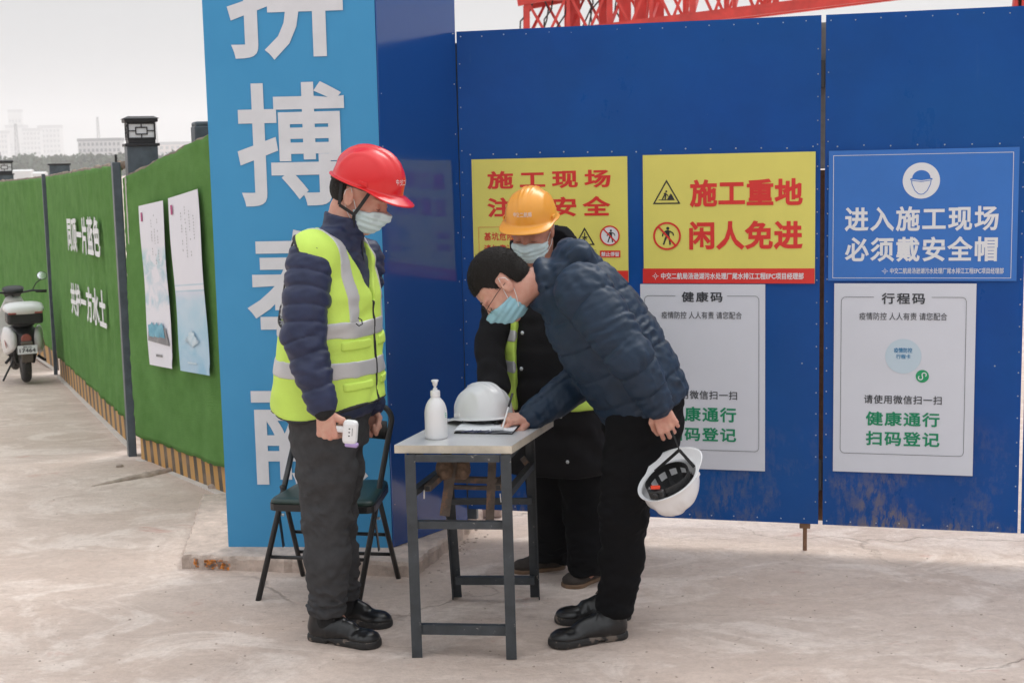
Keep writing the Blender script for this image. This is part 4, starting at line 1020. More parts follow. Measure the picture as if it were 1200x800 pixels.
F_ = [(j*n_+i, j*n_+(i+1) % n_, (j+1)*n_+(i+1) % n_, (j+1)*n_+i) for j in range(3) for i in range(n_)]
b.add(V, F_+[tuple(range(3*n_, 4*n_)), tuple(range(n_))[::-1]]); build('seat_pad', b, 'seat_green', ch, smooth=True)
for t0, t1, f0, f1 in ((LT, LF, 0, 0), (RT, RF, 0, 0)):
    a = t0+(t1-t0)*.50; b = MB(); b.bar(a+chf*.01, a-chf*.0+np.array([0, 0, -.16])+chf*(-.0)+chw*.01, .02, .004, chw); build('hinge_plate', b, 'chair_black', ch)
    b = MB(); b.tube([a+np.array([0, 0, -.03])-chw*.018, a+np.array([0, 0, -.03])+chw*.018], .006, 8); build('hinge_pin', b, 'rivet', ch)
b = MB(); bk = []
lm, rm = LF+(LT-LF)*.93, RF+(RT-RF)*.93
V = []
for s in np.linspace(.03, .97, 12):
    p = lm+(rm-lm)*s-chf*(.03*math.sin(math.pi*s))
    for z in (-.03, .045): V.append(p+np.array([0, 0, z]))
    for z in (-.03, .045): V.append(p+np.array([0, 0, z])-chf*.004)
F_ = []
for i in range(11):
    o = i*4; F_ += [(o, o+4, o+5, o+1), (o+2, o+3, o+7, o+6), (o+1, o+5, o+7, o+3), (o, o+2, o+6, o+4)]
b.add(V, F_+[(0, 1, 3, 2), (44, 46, 47, 45)]); build('backrest', b, 'chair_black', ch, fixn=True, smooth=True)

# --- sanitiser bottle
bp = G(511, 515, ZTAB); h = P(509, 447, bp[1])[2]-ZTAB; bo = thing('pump_bottle', 'white pump bottle standing on the near left of the table', 'bottle', (bp[0], bp[1]+.03, ZTAB))
c = np.array([bp[0], bp[1]+.03, ZTAB+.0005]); rB = .0395; hb = h*.715
b = MB(); b.lathe([(rB*.9, 0), (rB*.98, .003), (rB, .010), (rB, hb*.58), (rB*.985, hb*.66), (rB*.93, hb*.74), (rB*.82, hb*.83), (rB*.66, hb*.905), (rB*.46, hb*.965), (rB*.36, hb)], c, n=36); build('bottle_body', b, 'white_plastic', bo, autos=50)
b = MB(); b.lathe([(.0165, hb), (.0170, hb+.003), (.0170, hb+.018), (.0155, hb+.0215), (.0085, hb+.0225), (.0075, hb+.030), (.0045, hb+.0305), (.0040, hb+.046)], c, n=24); build('collar', b, 'white_plastic', bo, autos=40)
b = MB(); b.lathe([(.005, h-.022), (.008, h-.017), (.0095, h-.006), (.0125, h-.005), (.013, h), (.011, h+.001)], c, n=20)
b.bar(c+np.array([.002, -.001, h-.003]), c+np.array([.006, -.024, h-.006]), .009, .006); build('pump_head', b, 'white_plastic', bo, autos=40)
mat('label_green', (.25, .50, .42), .5)
b = MB(); 
for k in range(3): b.box(c+np.array([.0335+.0005*k, -.0215, hb*.62-.006*k]), (.011, .0015, .003), np.array([[.83, -.55, 0], [.55, .83, 0], [0, 0, 1]]).T)
build('label_mark', b, 'label_green', bo, kind='stuff')

# --- helmets: one parametric shell with ridges, peak, rim and hollow inside
def helmet_pt(az, th, inner=0.):
    """az azimuth from the front, th 0 rim..pi/2 crown, local frame (x forward, y left, z up) in metres"""
    ca, sa = math.cos(az), math.sin(az)
    rx = .133 if ca > 0 else .128; ry = .110; H = .128
    e = .86; c = math.cos(th)**e if th < math.pi/2-1e-6 else 0.; s = math.sin(th)
    x, y, z = rx*ca*c, ry*sa*c, H*s
    n = np.array([x/rx**2, y/ry**2, z/H**2]); n = n/np.linalg.norm(n)
    d = -inner
    if inner == 0:
        w = .020+.012*sstep(-.10, .10, -x)
        d += .0062*float(sstep(w+.006, w-.002, abs(y)))*float(sstep(.15, .5, th))
        d -= .0035*float(sstep(.007, .001, abs(abs(y)-.012)))*float(sstep(.7, 1.0, th))
        d += .004*float(sstep(.010, .004, abs(abs(y)-(.065+.02*(1-th)))))*float(sstep(.12, .4, th))*float(sstep(1.1, .7, th))
    return np.array([x, y, z])+n*d
def make_helmet(o, m, txt=None, txtm='sign_white', full=False):
    """local-frame builder; returns nothing, parents every part to o"""
    NA = 72; NT = 26; V = []; F = []
    for j in range(NT):
        th = (j/NT)*math.pi/2
        for i in range(NA): V.append(helmet_pt(2*math.pi*i/NA, th))
    V.append(helmet_pt(0, math.pi/2)); top = len(V)-1
    F += [(j*NA+i, j*NA+(i+1) % NA, (j+1)*NA+(i+1) % NA, (j+1)*NA+i) for j in range(NT-1) for i in range(NA)]
    F += [((NT-1)*NA+i, (NT-1)*NA+(i+1) % NA, top) for i in range(NA)]
    def rimr(az, k):   # k 0..1 outwards
        p = helmet_pt(az, 0, .0); ca = math.cos(az); f = float(sstep(.25, .9, ca)); r = .011+.038*f; d = np.array([math.cos(az), math.sin(az), 0])
        return p+d*r*k+np.array([0, 0, -.004*k-.016*f*k**1.3+.004*(1-k)*0])
    base = len(V); ks = (.25, .6, .9, 1.0)
    for q in ks:
        for i in range(NA): V.append(rimr(2*math.pi*i/NA, q))
    for q in (1.0, .85, .3, 0.):
        for i in range(NA): V.append(rimr(2*math.pi*i/NA, q)+np.array([0, 0, -.0035]))
    rings = [0]+[base+NA*k for k in range(8)]
    for a, b_ in zip(rings[:-1], rings[1:]): F += [(b_+i, b_+(i+1) % NA, a+(i+1) % NA, a+i) for i in range(NA)]
    ib = len(V); NI = 14
    for j in range(NI):
        th = (j/NI)*math.pi/2
        for i in range(NA): V.append(helmet_pt(2*math.pi*i/NA, th, .0035)+np.array([0, 0, -.0035 if j == 0 else 0]))
    V.append(helmet_pt(0, math.pi/2, .0035)); it = len(V)-1
    F += [(rings[-1]+i, rings[-1]+(i+1) % NA, ib+(i+1) % NA, ib+i)[::-1] for i in range(NA)]
    F += [(ib+j*NA+i, ib+(j+1)*NA+i, ib+(j+1)*NA+(i+1) % NA, ib+j*NA+(i+1) % NA) for j in range(NI-1) for i in range(NA)]
    F += [(ib+(NI-1)*NA+i, it, ib+(NI-1)*NA+(i+1) % NA) for i in range(NA)]
    def part(name, mb, mm, smooth=True, autos=None, kind=None):
        me = bpy.data.meshes.new(name); me.from_pydata(np.concatenate(mb.v).tolist(), [], mb.f); me.materials.append(MAT[mm])
        if smooth: me.shade_smooth()
        q = bpy.data.objects.new(name, me); COL.objects.link(q); q.parent = o; tag(q, kind=kind); return q
    mb = MB(); mb.add(V, F); part('shell', mb, m)
    # side slots and rain gutter
    mb = MB()
    for sgn in (1, -1):
        p = helmet_pt(sgn*1.35, .10); mb.box(p+np.array([0, sgn*.002, 0]), (.036, .006, .014), None, .002)
    part('accessory_slot', mb, m, False, kind='stuff')
    # suspension
    mb = MB(); pts = [np.array([.098*math.cos(a)-.004, .083*math.sin(a), -.004-.012*(math.cos(a) < 0)*abs(math.cos(a))]) for a in np.linspace(0, 2*math.pi, 37)[:-1]]
    for i in range(36): mb.bar(pts[i], pts[(i+1) % 36], .0025, .026, (0, 0, 1))
    part('headband', mb, 'black_plastic', False)
    if full:
        mb = MB(); VV = []; n1, n2 = 24, 8
        for j_ in range(n2):
            for i_ in range(n1): VV.append(helmet_pt(2*math.pi*i_/n1, .42+1.1*j_/(n2-1), .012))
        mb.add(VV, [(j_*n1+i_, (j_+1)*n1+i_, (j_+1)*n1+(i_+1) % n1, j_*n1+(i_+1) % n1) for j_ in range(n2-1) for i_ in range(n1)]); part('liner', mb, 'webbing')
    for k in range(6 if full else 3):
        mb = MB(); a0 = k*math.pi/(6 if full else 3)+.5; pr = []
        for t in np.linspace(0, math.pi, 13): pr.append(np.array([math.cos(a0)*.100*math.cos(t), math.sin(a0)*.086*math.cos(t), .010+.088*math.sin(t)]))
        for a_, c_ in zip(pr[:-1], pr[1:]): mb.bar(a_, c_, .018, .0018, norm(np.cross(c_-a_, np.array([-math.sin(a0), math.cos(a0), 0])))) 
        part('crown_strap', mb, 'webbing', False)
    mb = MB(); mb.box((-.112, 0, -.020), (.022, .062, .030), None, .006); part('ratchet', mb, 'black_plastic', True)
    mb = MB(); mb.lathe([(.012, 0), (.013, .004), (.011, .010)], (-.124, 0, -.020), np.array([[0, 0, -1], [0, 1, 0], [1, 0, 0]]), 16); part('ratchet_knob', mb, 'black_plastic', True)
    if txt:
        co, fs = text_mesh(txt, 0); mn = co.min(0); s = co.max(0)-mn; u = (co-mn)/np.where(s > 0, s, 1)
        W_, H_ = .078, .0155; V = []
        for a, c_ in u[:, :2]:
            y = (a-.5)*W_; th = .30+c_*.16
            ry = .110*math.cos(th)**.86; az = math.asin(max(-1, min(1, y/ry))); q = helmet_pt(az, th); n = norm(np.array([q[0]/.0177, q[1]/.0121, q[2]/.0164])); V.append(q+n*.0012)
        mb = MB(); mb.add(V, fs); part('lettering', mb, txtm, False)
def frame_obj(o, c, Fv, Uv):
    """place o with local x along Fv, z along Uv"""
    Fv = norm(Fv); Uv = norm(np.asarray(Uv)-Fv*np.dot(Uv, Fv)); Lv = np.cross(Uv, Fv)
    R = Matrix((( Fv[0], Lv[0], Uv[0]), (Fv[1], Lv[1], Uv[1]), (Fv[2], Lv[2], Uv[2])))
    o.rotation_euler = R.to_euler(); o.location = tuple(c)
hc = G(566, 497, ZTAB)
h1 = thing('safety_helmet', 'white safety helmet lying on the table beside the writing hand', 'helmet', tuple(hc))
make_helmet(h1, 'helmet_white')
# --- clipboard with papers, pen is held in the hand
cb = thing('clipboard', 'thin dark clipboard with curled white sheets in front of the white helmet', 'clipboard', tuple(G(565, 507, ZTAB)))
ca_, cb_, cc_, cd_ = [G(*p, ZTAB)[:2] for p in ((532, 508), (600, 509), (610, 498), (542, 497))]
b = MB(); b.prism([tuple(x) for x in (ca_, cb_, cc_, cd_)], ZTAB+.0006, ZTAB+.0036); build('board', b, 'black_plastic', cb)
mat('paper_edge', (.62, .62, .72), .6)
for k, (dz, sh, sk) in enumerate(((.005, 0, 0), (.008, .004, .01), (.0115, -.004, .02))):
    b = MB(); V = []; nu, nv = 14, 6; r_ = random.Random(k)
    for i in range(nu):
        for j in range(nv):
            s, t = i/(nu-1), j/(nv-1); p = (ca_*(1-s)+cb_*s)*(1-t)+(cd_*(1-s)+cc_*s)*t; p = p+(cc_-ca_)*.02*sh
            lift = .012*max(0, .25-s)**1*8*(.4+.6*(k > 0))*(1-t*.3)*(.5+.5*math.sin(3+k))+.0025*math.sin(s*9+k*2+t*4)
            V.append((p[0]+sk*.3, p[1], ZTAB+dz+abs(lift)*.8+.001*(1-abs(2*t-1))))
    nn_ = len(V); V2 = [(x, y, z-.0008) for x, y, z in V]
    Fq = [(i*nv+j, (i+1)*nv+j, (i+1)*nv+j+1, i*nv+j+1) for i in range(nu-1) for j in range(nv-1)]
    Fq = Fq+[tuple(x+nn_ for x in f[::-1]) for f in Fq]
    b.add(V+V2, Fq); build('sheet', b, 'paper', cb, smooth=True)
b = MB()
for k in range(7):
    s = .12+.07*k; p = ca_*(1-s)+cb_*s; b.bar((p[0], p[1]-.002, ZTAB+.004+.003*(k % 3)), (p[0]+.03, p[1]-.003, ZTAB+.012+.002*(k % 2)), .003, .0015)
build('handwriting', b, 'ink', cb, kind='stuff')
b = MB(); p = ca_*.25+cb_*.75; b.box((p[0], p[1]+.004, ZTAB+.017), (.045, .014, .005), None, .001); build('clip', b, 'rivet', cb)

# --- scooter parked at the fence
sy = 14.0
def SP(px, py): return P(px, py, sy)
base = SP(34, 450)
gz = float(zbase(base[0], base[1])); print('scooter ground', gz, base, 'should touch')
sy = GT(34, 451)[1]; base = SP(34, 451); S_ = (SP(34, 451)[2]*0+1)
mpp = sy/FPX
st = thing('parked_scooter', 'white and black electric scooter with top box parked at the fence', 'scooter', tuple(base))
Fd = norm(np.array([-.42, .9, 0])); Ld = np.array([-Fd[1], Fd[0], 0])
mat('scooter_white', (.75, .74, .73), .3); mat('scooter_black', (.02, .02, .022), .45, var=.2); mat('scooter_red', (.33, .09, .07), .4); mat('rubber', (.03, .028, .026), .85, wear=(.2, .16, .13), wscale=14, wthr=.6); mat('mirror', (.85, .87, .88), .12, metal=1.0); mat('mud', (.12, .10, .085), .9)
H_ = 128*mpp   # mirror height
u = H_/1.27
def sc(f, l, z): return base+Fd*f*u+Ld*l*u+np.array([0, 0, z*u])
Rs = np.stack([Fd, Ld, Zv], 1)
def wheel(f, name='wheel'):
    w = bpy.data.objects.new(name, bpy.data.meshes.new(name)); b = MB(); R = .235*u
    ax = np.stack([Fd, Zv, Ld], 1); 
    b = MB(); pr = [(R*.62, -.045*u), (R*.86, -.05*u), (R*.97, -.03*u), (R, 0), (R*.97, .03*u), (R*.86, .05*u), (R*.62, .045*u)]; b.lathe(pr, sc(f, 0, .235), ax, 32); t_ = build(name, b, 'rubber', st, autos=35)
    b = MB(); b.lathe([(R*.15, -.05*u), (R*.5, -.030*u), (R*.63, -.04*u), (R*.63, .04*u), (R*.5, .03*u), (R*.15, .05*u)], sc(f, 0, .235), ax, 24); build('rim', b, 'scooter_black', t_)
wheel(0.24); wheel(1.44)
def loftbody(name, secs, m, par=None, n=20):
    """secs: (f, l_center, z_center, half width, half height)"""
    b = MB(); V = []
    for (f, l, z, w, h, fl) in secs:
        for k in range(n):
            a = 2*math.pi*k/n; ca, sa = math.cos(a), math.sin(a); e = .75
            V.append(sc(f+fl*np.sign(sa)*abs(sa)**e*h, l+np.sign(ca)*abs(ca)**e*w, z+np.sign(sa)*abs(sa)**e*h))
    m_ = len(secs); F = [(i*n+k, i*n+(k+1) % n, (i+1)*n+(k+1) % n, (i+1)*n+k) for i in range(m_-1) for k in range(n)]
    F += [tuple(range(n))[::-1], tuple((m_-1)*n+k for k in range(n))]; b.add(V, F); return build(name, b, m, par or st, fixn=True, smooth=True)
loftbody('tail_fairing', [(.02, 0, .54, .05, .06, 0), (.10, 0, .53, .13, .12, 0), (.32, 0, .51, .19, .17, 0), (.6, 0, .49, .19, .17, 0), (.8, 0, .42, .15, .14, 0)], 'scooter_black')
loftbody('seat', [(.12, 0, .70, .09, .03, 0), (.2, 0, .71, .13, .05, 0), (.5, 0, .71, .14, .055, 0), (.8, 0, .70, .11, .05, 0), (.86, 0, .69, .07, .03, 0)], 'scooter_black')
loftbody('footboard', [(.75, 0, .30, .16, .05, 0), (1.15, 0, .30, .16, .05, 0)], 'scooter_black')
loftbody('front_shield', [(1.12, 0, .34, .17, .06, 0), (1.20, 0, .55, .19, .05, 0), (1.18, 0, .78, .17, .05, 0), (1.12, 0, .92, .10, .05, 0)], 'scooter_white')
loftbody('front_mudguard', [(1.2, 0, .42, .05, .02, 0), (1.44, 0, .50, .075, .03, 0), (1.66, 0, .40, .05, .02, 0)], 'scooter_white')
b = MB(); b.box(sc(-.045, 0, .40), (.05*u, .13*u, .26*u), Rs @ np.array([[.96, 0, -.26], [0, 1, 0], [.26, 0, .96]]), .01); build('rear_mudguard', b, 'mud', st)
for s in (1, -1):
    loftbody('side_panel', [(.04, s*.13, .53, .035, .09, 0), (.12, s*.155, .53, .045, .14, 0), (.34, s*.19, .50, .045, .17, 0), (.62, s*.185, .46, .035, .12, 0)], 'scooter_white')
    b = MB(); b.box(sc(.2, s*.215, .50), (.22*u, .006*u, .03*u), Rs @ np.array([[.9, 0, -.43], [0, 1, 0], [.43, 0, .9]])); build('red_stripe', b, 'scooter_red', st)
    b = MB(); b.tube([sc(.3, s*.16, .30), sc(.18, s*.22, .26)], .018*u, 8); build('passenger_peg', b, 'scooter_black', st)
    b = MB(); b.tube([sc(.24, s*.09, .235), sc(.16, s*.13, .42), sc(.12, s*.13, .56)], .022*u, 8); build('shock_absorber', b, 'scooter_black', st, smooth=True)
    b = MB(); b.tube([sc(1.44, s*.07, .235), sc(1.26, s*.06, .62)], .02*u, 8); build('fork', b, 'scooter_black', st)
b = MB(); b.lathe([(.01, 0), (.055*u, .004), (.06*u, .02*u), (.05*u, .03*u)], sc(-.02, 0, .55), np.stack([Ld, Zv, -Fd], 1), 20); build('tail_lamp', b, 'scooter_red', st, label='round reddish brown tail lamp')
b = MB(); b.box(sc(-.095, 0, .43), (.006*u, .22*u, .10*u), Rs, 0); pl_ = build('number_plate', b, 'sign_white', st)
A_ = sc(-.099, .09, .40); text_quad('plate_lettering', '17464', A_, -Ld*.18*u, (0, 0, .045*u), -Fd, .002, 'print_dark', pl_, .02)
A_ = sc(-.099, .05, .452); text_quad('plate_lettering', '武汉', A_, -Ld*.10*u, (0, 0, .022*u), -Fd, .002, 'print_dark', pl_, .01)
# top box
b = MB(); b.box(sc(.06, 0, .80), (.30*u, .40*u, .15*u), Rs, .03*u); tbx = build('box_base', b, 'scooter_black', st)
loftbody('box_lid', [(-.13, 0, .885, .17, .035, 0), (-.10, 0, .895, .215, .05, 0), (.1, 0, .91, .23, .07, 0), (.22, 0, .895, .20, .05, 0), (.26, 0, .885, .16, .035, 0)], 'scooter_white')
for s in (1, -1):
    b = MB(); b.box(sc(-.118, s*.145, .862), (.03*u, .09*u, .02*u), Rs, .004); build('box_reflector', b, 'scooter_red', st)
# bars, dash, mirrors
b = MB(); b.tube([sc(1.15, 0, .95), sc(1.08, 0, 1.02)], .022*u, 8); build('steering_stem', b, 'scooter_black', st)
b = MB(); b.tube([sc(.95, .36, 1.02), sc(1.0, .22, 1.03), sc(1.08, .06, 1.0), sc(1.08, -.06, 1.0), sc(1.0, -.22, 1.03), sc(.95, -.36, 1.02)], .013*u, 8); build('handlebar', b, 'scooter_black', st, smooth=True)
for s in (1, -1):
    b = MB(); b.tube([sc(.95, s*.25, 1.022), sc(.93, s*.38, 1.018)], .019*u, 10); build('grip', b, 'rubber', st, smooth=True)
    b = MB(); b.tube([sc(1.0, s*.22, 1.04), sc(1.02, s*.27, 1.12), sc(1.0, s*.33, 1.16)], .006*u, 6); build('mirror_stalk', b, 'scooter_black', st, smooth=True)
    md = norm(-Fd+Zv*.75+Ld*.0); mz = norm(np.cross(Ld, md)); ax = np.stack([Ld, mz, md], 1); b = MB(); b.lathe([(.058*u, 0), (.062*u, .012*u)], sc(1.0, s*.34, 1.20), ax, 24); mo_ = build('mirror', b, 'scooter_black', st)
    b = MB(); b.lathe([(.055*u, .0125*u), (.054*u, .014*u)], sc(1.0, s*.34, 1.20), ax, 24); build('mirror_glass', b, 'mirror', mo_)
loftbody('dashboard', [(1.02, 0, 1.02, .10, .02, 0), (1.1, 0, 1.05, .13, .045, 0), (1.2, 0, .98, .10, .05, 0)], 'scooter_black')
b = MB(); b.tube([sc(.45, .12, .24), sc(.38, .25, .02)], .012*u, 8); build('side_stand', b, 'scooter_black', st)
# --- bits on the ground
mat('stone', (.40, .32, .27), .95, var=.3, vscale=30, bump=.6); mat('mat_board', (.34, .25, .2), .9, var=.3)
V = []; F = []; rr_ = np.random.default_rng(9)
def rock(c, s, rg):
    bm = bmesh.new(); bmesh.ops.create_icosphere(bm, subdivisions=1, radius=1); v = np.array([q.co[:] for q in bm.verts]); f = [[q.index for q in p.verts] for p in bm.faces]; bm.free()
    v = v*(1+rg.normal(0, .18, (len(v), 1)))*np.array([s, s*rg.uniform(.6, 1), s*.5]); a = rg.uniform(0, 6.28); v = v @ np.array([[math.cos(a), math.sin(a), 0], [-math.sin(a), math.cos(a), 0], [0, 0, 1]]); return v+np.asarray(c), f
b = MB()
for _ in range(520):
    px, py = rr_.uniform(0, 1200), 470+330*rr_.uniform(0, 1)**.8
    if py < 640 and px > 260: continue
    p = GT(px, py); z = float(zg(p[0], p[1])); s = float(np.exp(rr_.uniform(math.log(.0015), math.log(.0060)))); b.add(*rock((p[0], p[1], z+s*.15), s, rr_))
for _ in range(90):
    t_ = rr_.uniform(0, 1); p = np.array([pb[0], pb[1]])*(1-t_)+np.array([pc[0], pc[1]])*t_+np.array([.02+abs(rr_.normal(0, .03)), rr_.normal(0, .02)]); s = float(np.exp(rr_.uniform(math.log(.002), math.log(.010)))); b.add(*rock((p[0], p[1], s*.2), s, rr_))
build('gravel', b, 'stone', kind='stuff')
for i, (px, py, s, lab) in enumerate(((152, 508, .035, 'small dark broken stone at the foot of the turf fence'), (141, 547, .03, 'flat chip of wood lying left of the lantern column foot'), (255, 572, .05, 'brown lump of rubble between fence and blue pillar'))):
    p = GT(px, py); b = MB(); b.add(*rock((p[0], p[1], p[2]+s*.15), s, rr_)); o = build('rubble_stone', b, 'stone'); tag(o, lab, 'stone')
# broken concrete block at the far corner of the plinth
p = G(574, 607, 0); b = MB(); b.box((p[0], p[1]+.06, .035), (.12, .12, .07), None, .012); o = build('concrete_block', b, 'concrete'); tag(o, 'rusty broken block at the corner of the plinth under the table', 'block')
b = MB(); p = P(579, 612, 5.6); b.bar(P(575, 560, 5.75), P(573, 612, 5.75), .03, .03); o = build('iron_stake', b, 'old_iron'); tag(o, 'rusty iron stake standing against the blue gate behind the table', 'stake')
print('things', time.time()-T0)
# ================================================================== PEOPLE (signed distance fields -> one skin each)
F32 = np.float32
def smin(a, b, k):
    if k <= 0: return np.minimum(a, b)
    h = np.clip(.5+.5*(b-a)/k, 0, 1); return b+(a-b)*h-k*h*(1-h)
def smax(a, b, k): return -smin(-a, -b, k)
class Fld:
    """list of operations; each primitive carries a bounding sphere so that far points are skipped"""
    def __init__(s): s.ops = []; s.disp = None
    def _bs(s, c, r): return np.asarray(c, float), float(r)
    def cap(s, a, b, ra, rb=None, k=.02, op='u', flat=None, fs=1.):
        a = np.asarray(a, float); b = np.asarray(b, float); rb = ra if rb is None else rb
        ba = b-a; L2 = max(ba @ ba, 1e-9); fl = None if flat is None else norm(flat)
        def f(P_):
            pa = P_-a; h = np.clip(pa @ ba/L2, 0, 1); q = pa-h[:, None]*ba
            if fl is not None: q = q+(q @ fl)[:, None]*fl*(1/fs-1)
            d = np.sqrt((q*q).sum(1))-(ra+(rb-ra)*h)
            return d*min(1, fs) if fl is not None else d
        s.ops.append((op, f, k, *s._bs((a+b)/2, math.sqrt(L2)/2+max(ra, rb)*1.1))); return s
    def ell(s, c, r, R=None, k=.02, op='u'):
        c = np.asarray(c, float); r = np.asarray(r, float); R = np.eye(3) if R is None else np.asarray(R)   # rows = local axes
        def f(P_):
            q = (P_-c) @ R.T; k0 = np.sqrt(((q/r)**2).sum(1)); k1 = np.sqrt(((q/r**2)**2).sum(1)); return k0*(k0-1)/np.maximum(k1, 1e-6)
        s.ops.append((op, f, k, *s._bs(c, r.max()))); return s
    def chain(s, pts, rr, k=.03, op='u', flat=None, fs=1.):
        for i in range(len(pts)-1): s.cap(pts[i], pts[i+1], rr[i], rr[i+1], k if i or op != 'u' else k, op, flat, fs)
        return s
    def loft(s, O, A, B, L, st, k=.03, op='u', e=2.3, capk=.02):
        """O origin, A axis, B front, L left; st rows: (t, b-centre, l-centre, half depth, half width)"""
        O = np.asarray(O, float); st = np.asarray(st, float); T = st[:, 0]
        def f(P_):
            q = P_-O; t = q @ A; tc = np.clip(t, T[0], T[-1])
            bc, lc, hd, hw = [np.interp(tc, T, st[:, i]) for i in (1, 2, 3, 4)]
            x = (q @ B-bc)/hd; y = (q @ L-lc)/hw; rho = (np.abs(x)**e+np.abs(y)**e+1e-12)**(1/e)
            d = (rho-1)*np.minimum(hd, hw); return smax(d, np.maximum(t-T[-1], T[0]-t), capk)
        c = O+A*(T[0]+T[-1])/2; s.ops.append((op, f, k, *s._bs(c, (T[-1]-T[0])/2+.32))); return s
    def fn(s, f, k=0., op='u', c=(0, 0, 0), r=1e3): s.ops.append((op, f, k, *s._bs(c, r))); return s
    def __call__(s, P_):
        d = np.full(len(P_), 9., F32)
        for op, f, k, c, r in s.ops:
            m = ((P_-c)**2).sum(1) < (r+k+.06)**2
            if op == 'i': m = slice(None); v = f(P_); d = smax(d, v.astype(F32), k); continue
            if not m.any(): continue
            v = f(P_[m]).astype(F32)
            d[m] = smin(d[m], v, k) if op == 'u' else smax(d[m], -v, k)
        if s.disp is not None:
            m = np.abs(d) < .05
            if m.any(): d[m] = d[m]-s.disp(P_[m]).astype(F32)
        return d
def mesh_sdf(f, lo, hi, h):
    lo = np.asarray(lo, float); n = np.ceil((np.asarray(hi)-lo)/h).astype(int)+1; Bk = 8; n = (np.ceil(n/Bk)*Bk).astype(int)
    D = np.empty(n, F32); nb = n//Bk
    ii = np.stack(np.meshgrid(*[np.arange(x) for x in nb], indexing='ij'), -1).reshape(-1, 3)
    cen = lo+(ii*Bk+(Bk-1)/2)*h; dc = f(cen.astype(F32)); rad = h*Bk*.87*1.5+.014
    act = np.abs(dc) < rad
    D.reshape(nb[0], Bk, nb[1], Bk, nb[2], Bk)[...] = np.where(dc > 0, 1, -1).astype(F32).reshape(nb)[:, None, :, None, :, None]
    loc = np.stack(np.meshgrid(*[np.arange(Bk)]*3, indexing='ij'), -1).reshape(-1, 3)
    A_ = ii[act]; V6 = D.reshape(nb[0], Bk, nb[1], Bk, nb[2], Bk)
    for c0 in range(0, len(A_), 400):
        a = A_[c0:c0+400]; pts = (lo+((a*Bk)[:, None, :]+loc[None])*h).reshape(-1, 3).astype(F32)
        v = f(pts).reshape(len(a), Bk, Bk, Bk); V6[a[:, 0], :, a[:, 1], :, a[:, 2], :] = v
    S = D < 0
    cell = np.zeros(np.array(n)-1, bool); s0 = S[:-1, :-1, :-1]
    for dx in (0, 1):
        for dy in (0, 1):
            for dz in (0, 1): cell |= S[dx:n[0]-1+dx, dy:n[1]-1+dy, dz:n[2]-1+dz] != s0
    ci = np.argwhere(cell); idx = np.full(cell.shape, -1, np.int32); idx[cell] = np.arange(len(ci), dtype=np.int32)
    acc = np.zeros((len(ci), 3)); cnt = np.zeros(len(ci))
    crn = [(a, b, c) for a in (0, 1) for b in (0, 1) for c in (0, 1)]
    vals = {c: D[ci[:, 0]+c[0], ci[:, 1]+c[1], ci[:, 2]+c[2]] for c in crn}
    for i, a in enumerate(crn):
        for b in crn[i+1:]:
            if sum(abs(p-q) for p, q in zip(a, b)) != 1: continue
            va, vb = vals[a], vals[b]; m = (va < 0) != (vb < 0); t = np.where(m, va/np.where(va == vb, 1, va-vb), 0); t = np.clip(t, 0, 1)
            p = np.asarray(a)+t[:, None]*(np.asarray(b)-np.asarray(a)); acc[m] += p[m]; cnt[m] += 1
    vt = lo+(ci+acc/np.maximum(cnt, 1)[:, None])*h
    Q = []
    for ax in range(3):
        sl0 = [slice(None)]*3; sl1 = [slice(None)]*3; sl0[ax] = slice(0, n[ax]-1); sl1[ax] = slice(1, n[ax])
        a = S[tuple(sl0)]; b = S[tuple(sl1)]; e = np.argwhere(a != b); o1, o2 = (ax+1) % 3, (ax+2) % 3
        e = e[(e[:, o1] > 0) & (e[:, o2] > 0) & (e[:, o1] < n[o1]-1) & (e[:, o2] < n[o2]-1)]
        ins = a[tuple(e.T)]
        def c(d1, d2):
            k = e.copy(); k[:, o1] -= d1; k[:, o2] -= d2; return idx[tuple(k.T)]
        q = np.stack([c(1, 1), c(0, 1), c(0, 0), c(1, 0)], 1); q[~ins] = q[~ins][:, ::-1]; Q.append(q)
    Q = np.concatenate(Q); Q = Q[(Q >= 0).all(1)]
    return vt, Q
def skin(name, f, lo, hi, h, m, parent, smooth=1, label=None, kind=None):
    v, q = mesh_sdf(f, lo, hi, h)
    if smooth:      # light Laplacian pass takes the voxel steps out
        e = np.concatenate([q[:, [0, 1]], q[:, [1, 2]], q[:, [2, 3]], q[:, [3, 0]]]); e = np.concatenate([e, e[:, ::-1]])
        for _ in range(smooth):
            s = np.zeros_like(v); c = np.zeros(len(v)); 
            for ax in range(3): s[:, ax] = np.bincount(e[:, 0], v[e[:, 1], ax], len(v))
            c = np.bincount(e[:, 0], minlength=len(v)); v = v*.5+.5*s/np.maximum(c, 1)[:, None]
    return link(name, fast_mesh(name, v, q), m, parent, smooth=True, label=label, kind=kind)
def wnoise(seed, axis, lam, amp, n=14, aniso=.35, warp=.6):
    """fold-like noise: crests run across `axis`, wave lengths lam=(lo,hi)"""
    r = np.random.default_rng(seed); axis = norm(axis); K = []
    for _ in range(n):
        d = axis+r.normal(0, aniso, 3); d = norm(d); l = math.exp(r.uniform(math.log(lam[0]), math.log(lam[1]))); K.append((d*6.283/l, r.uniform(0, 6.28), l/lam[1]))
    K2 = [(norm(r.normal(size=3))*6.283/r.uniform(.15, .4), r.uniform(0, 6.28)) for _ in range(4)]
    def f(P_):
        w = sum(np.sin(P_ @ k.astype(F32)+p) for k, p in K2)*warp; s = 0
        for k, p, a in K: s = s+a*np.sin(P_ @ k.astype(F32)+p+w)
        e = .5+.5*np.sin(P_ @ K2[0][0].astype(F32)*1.3+K2[1][1]); return amp*(s/math.sqrt(n))*(.45+.9*e)
    return f
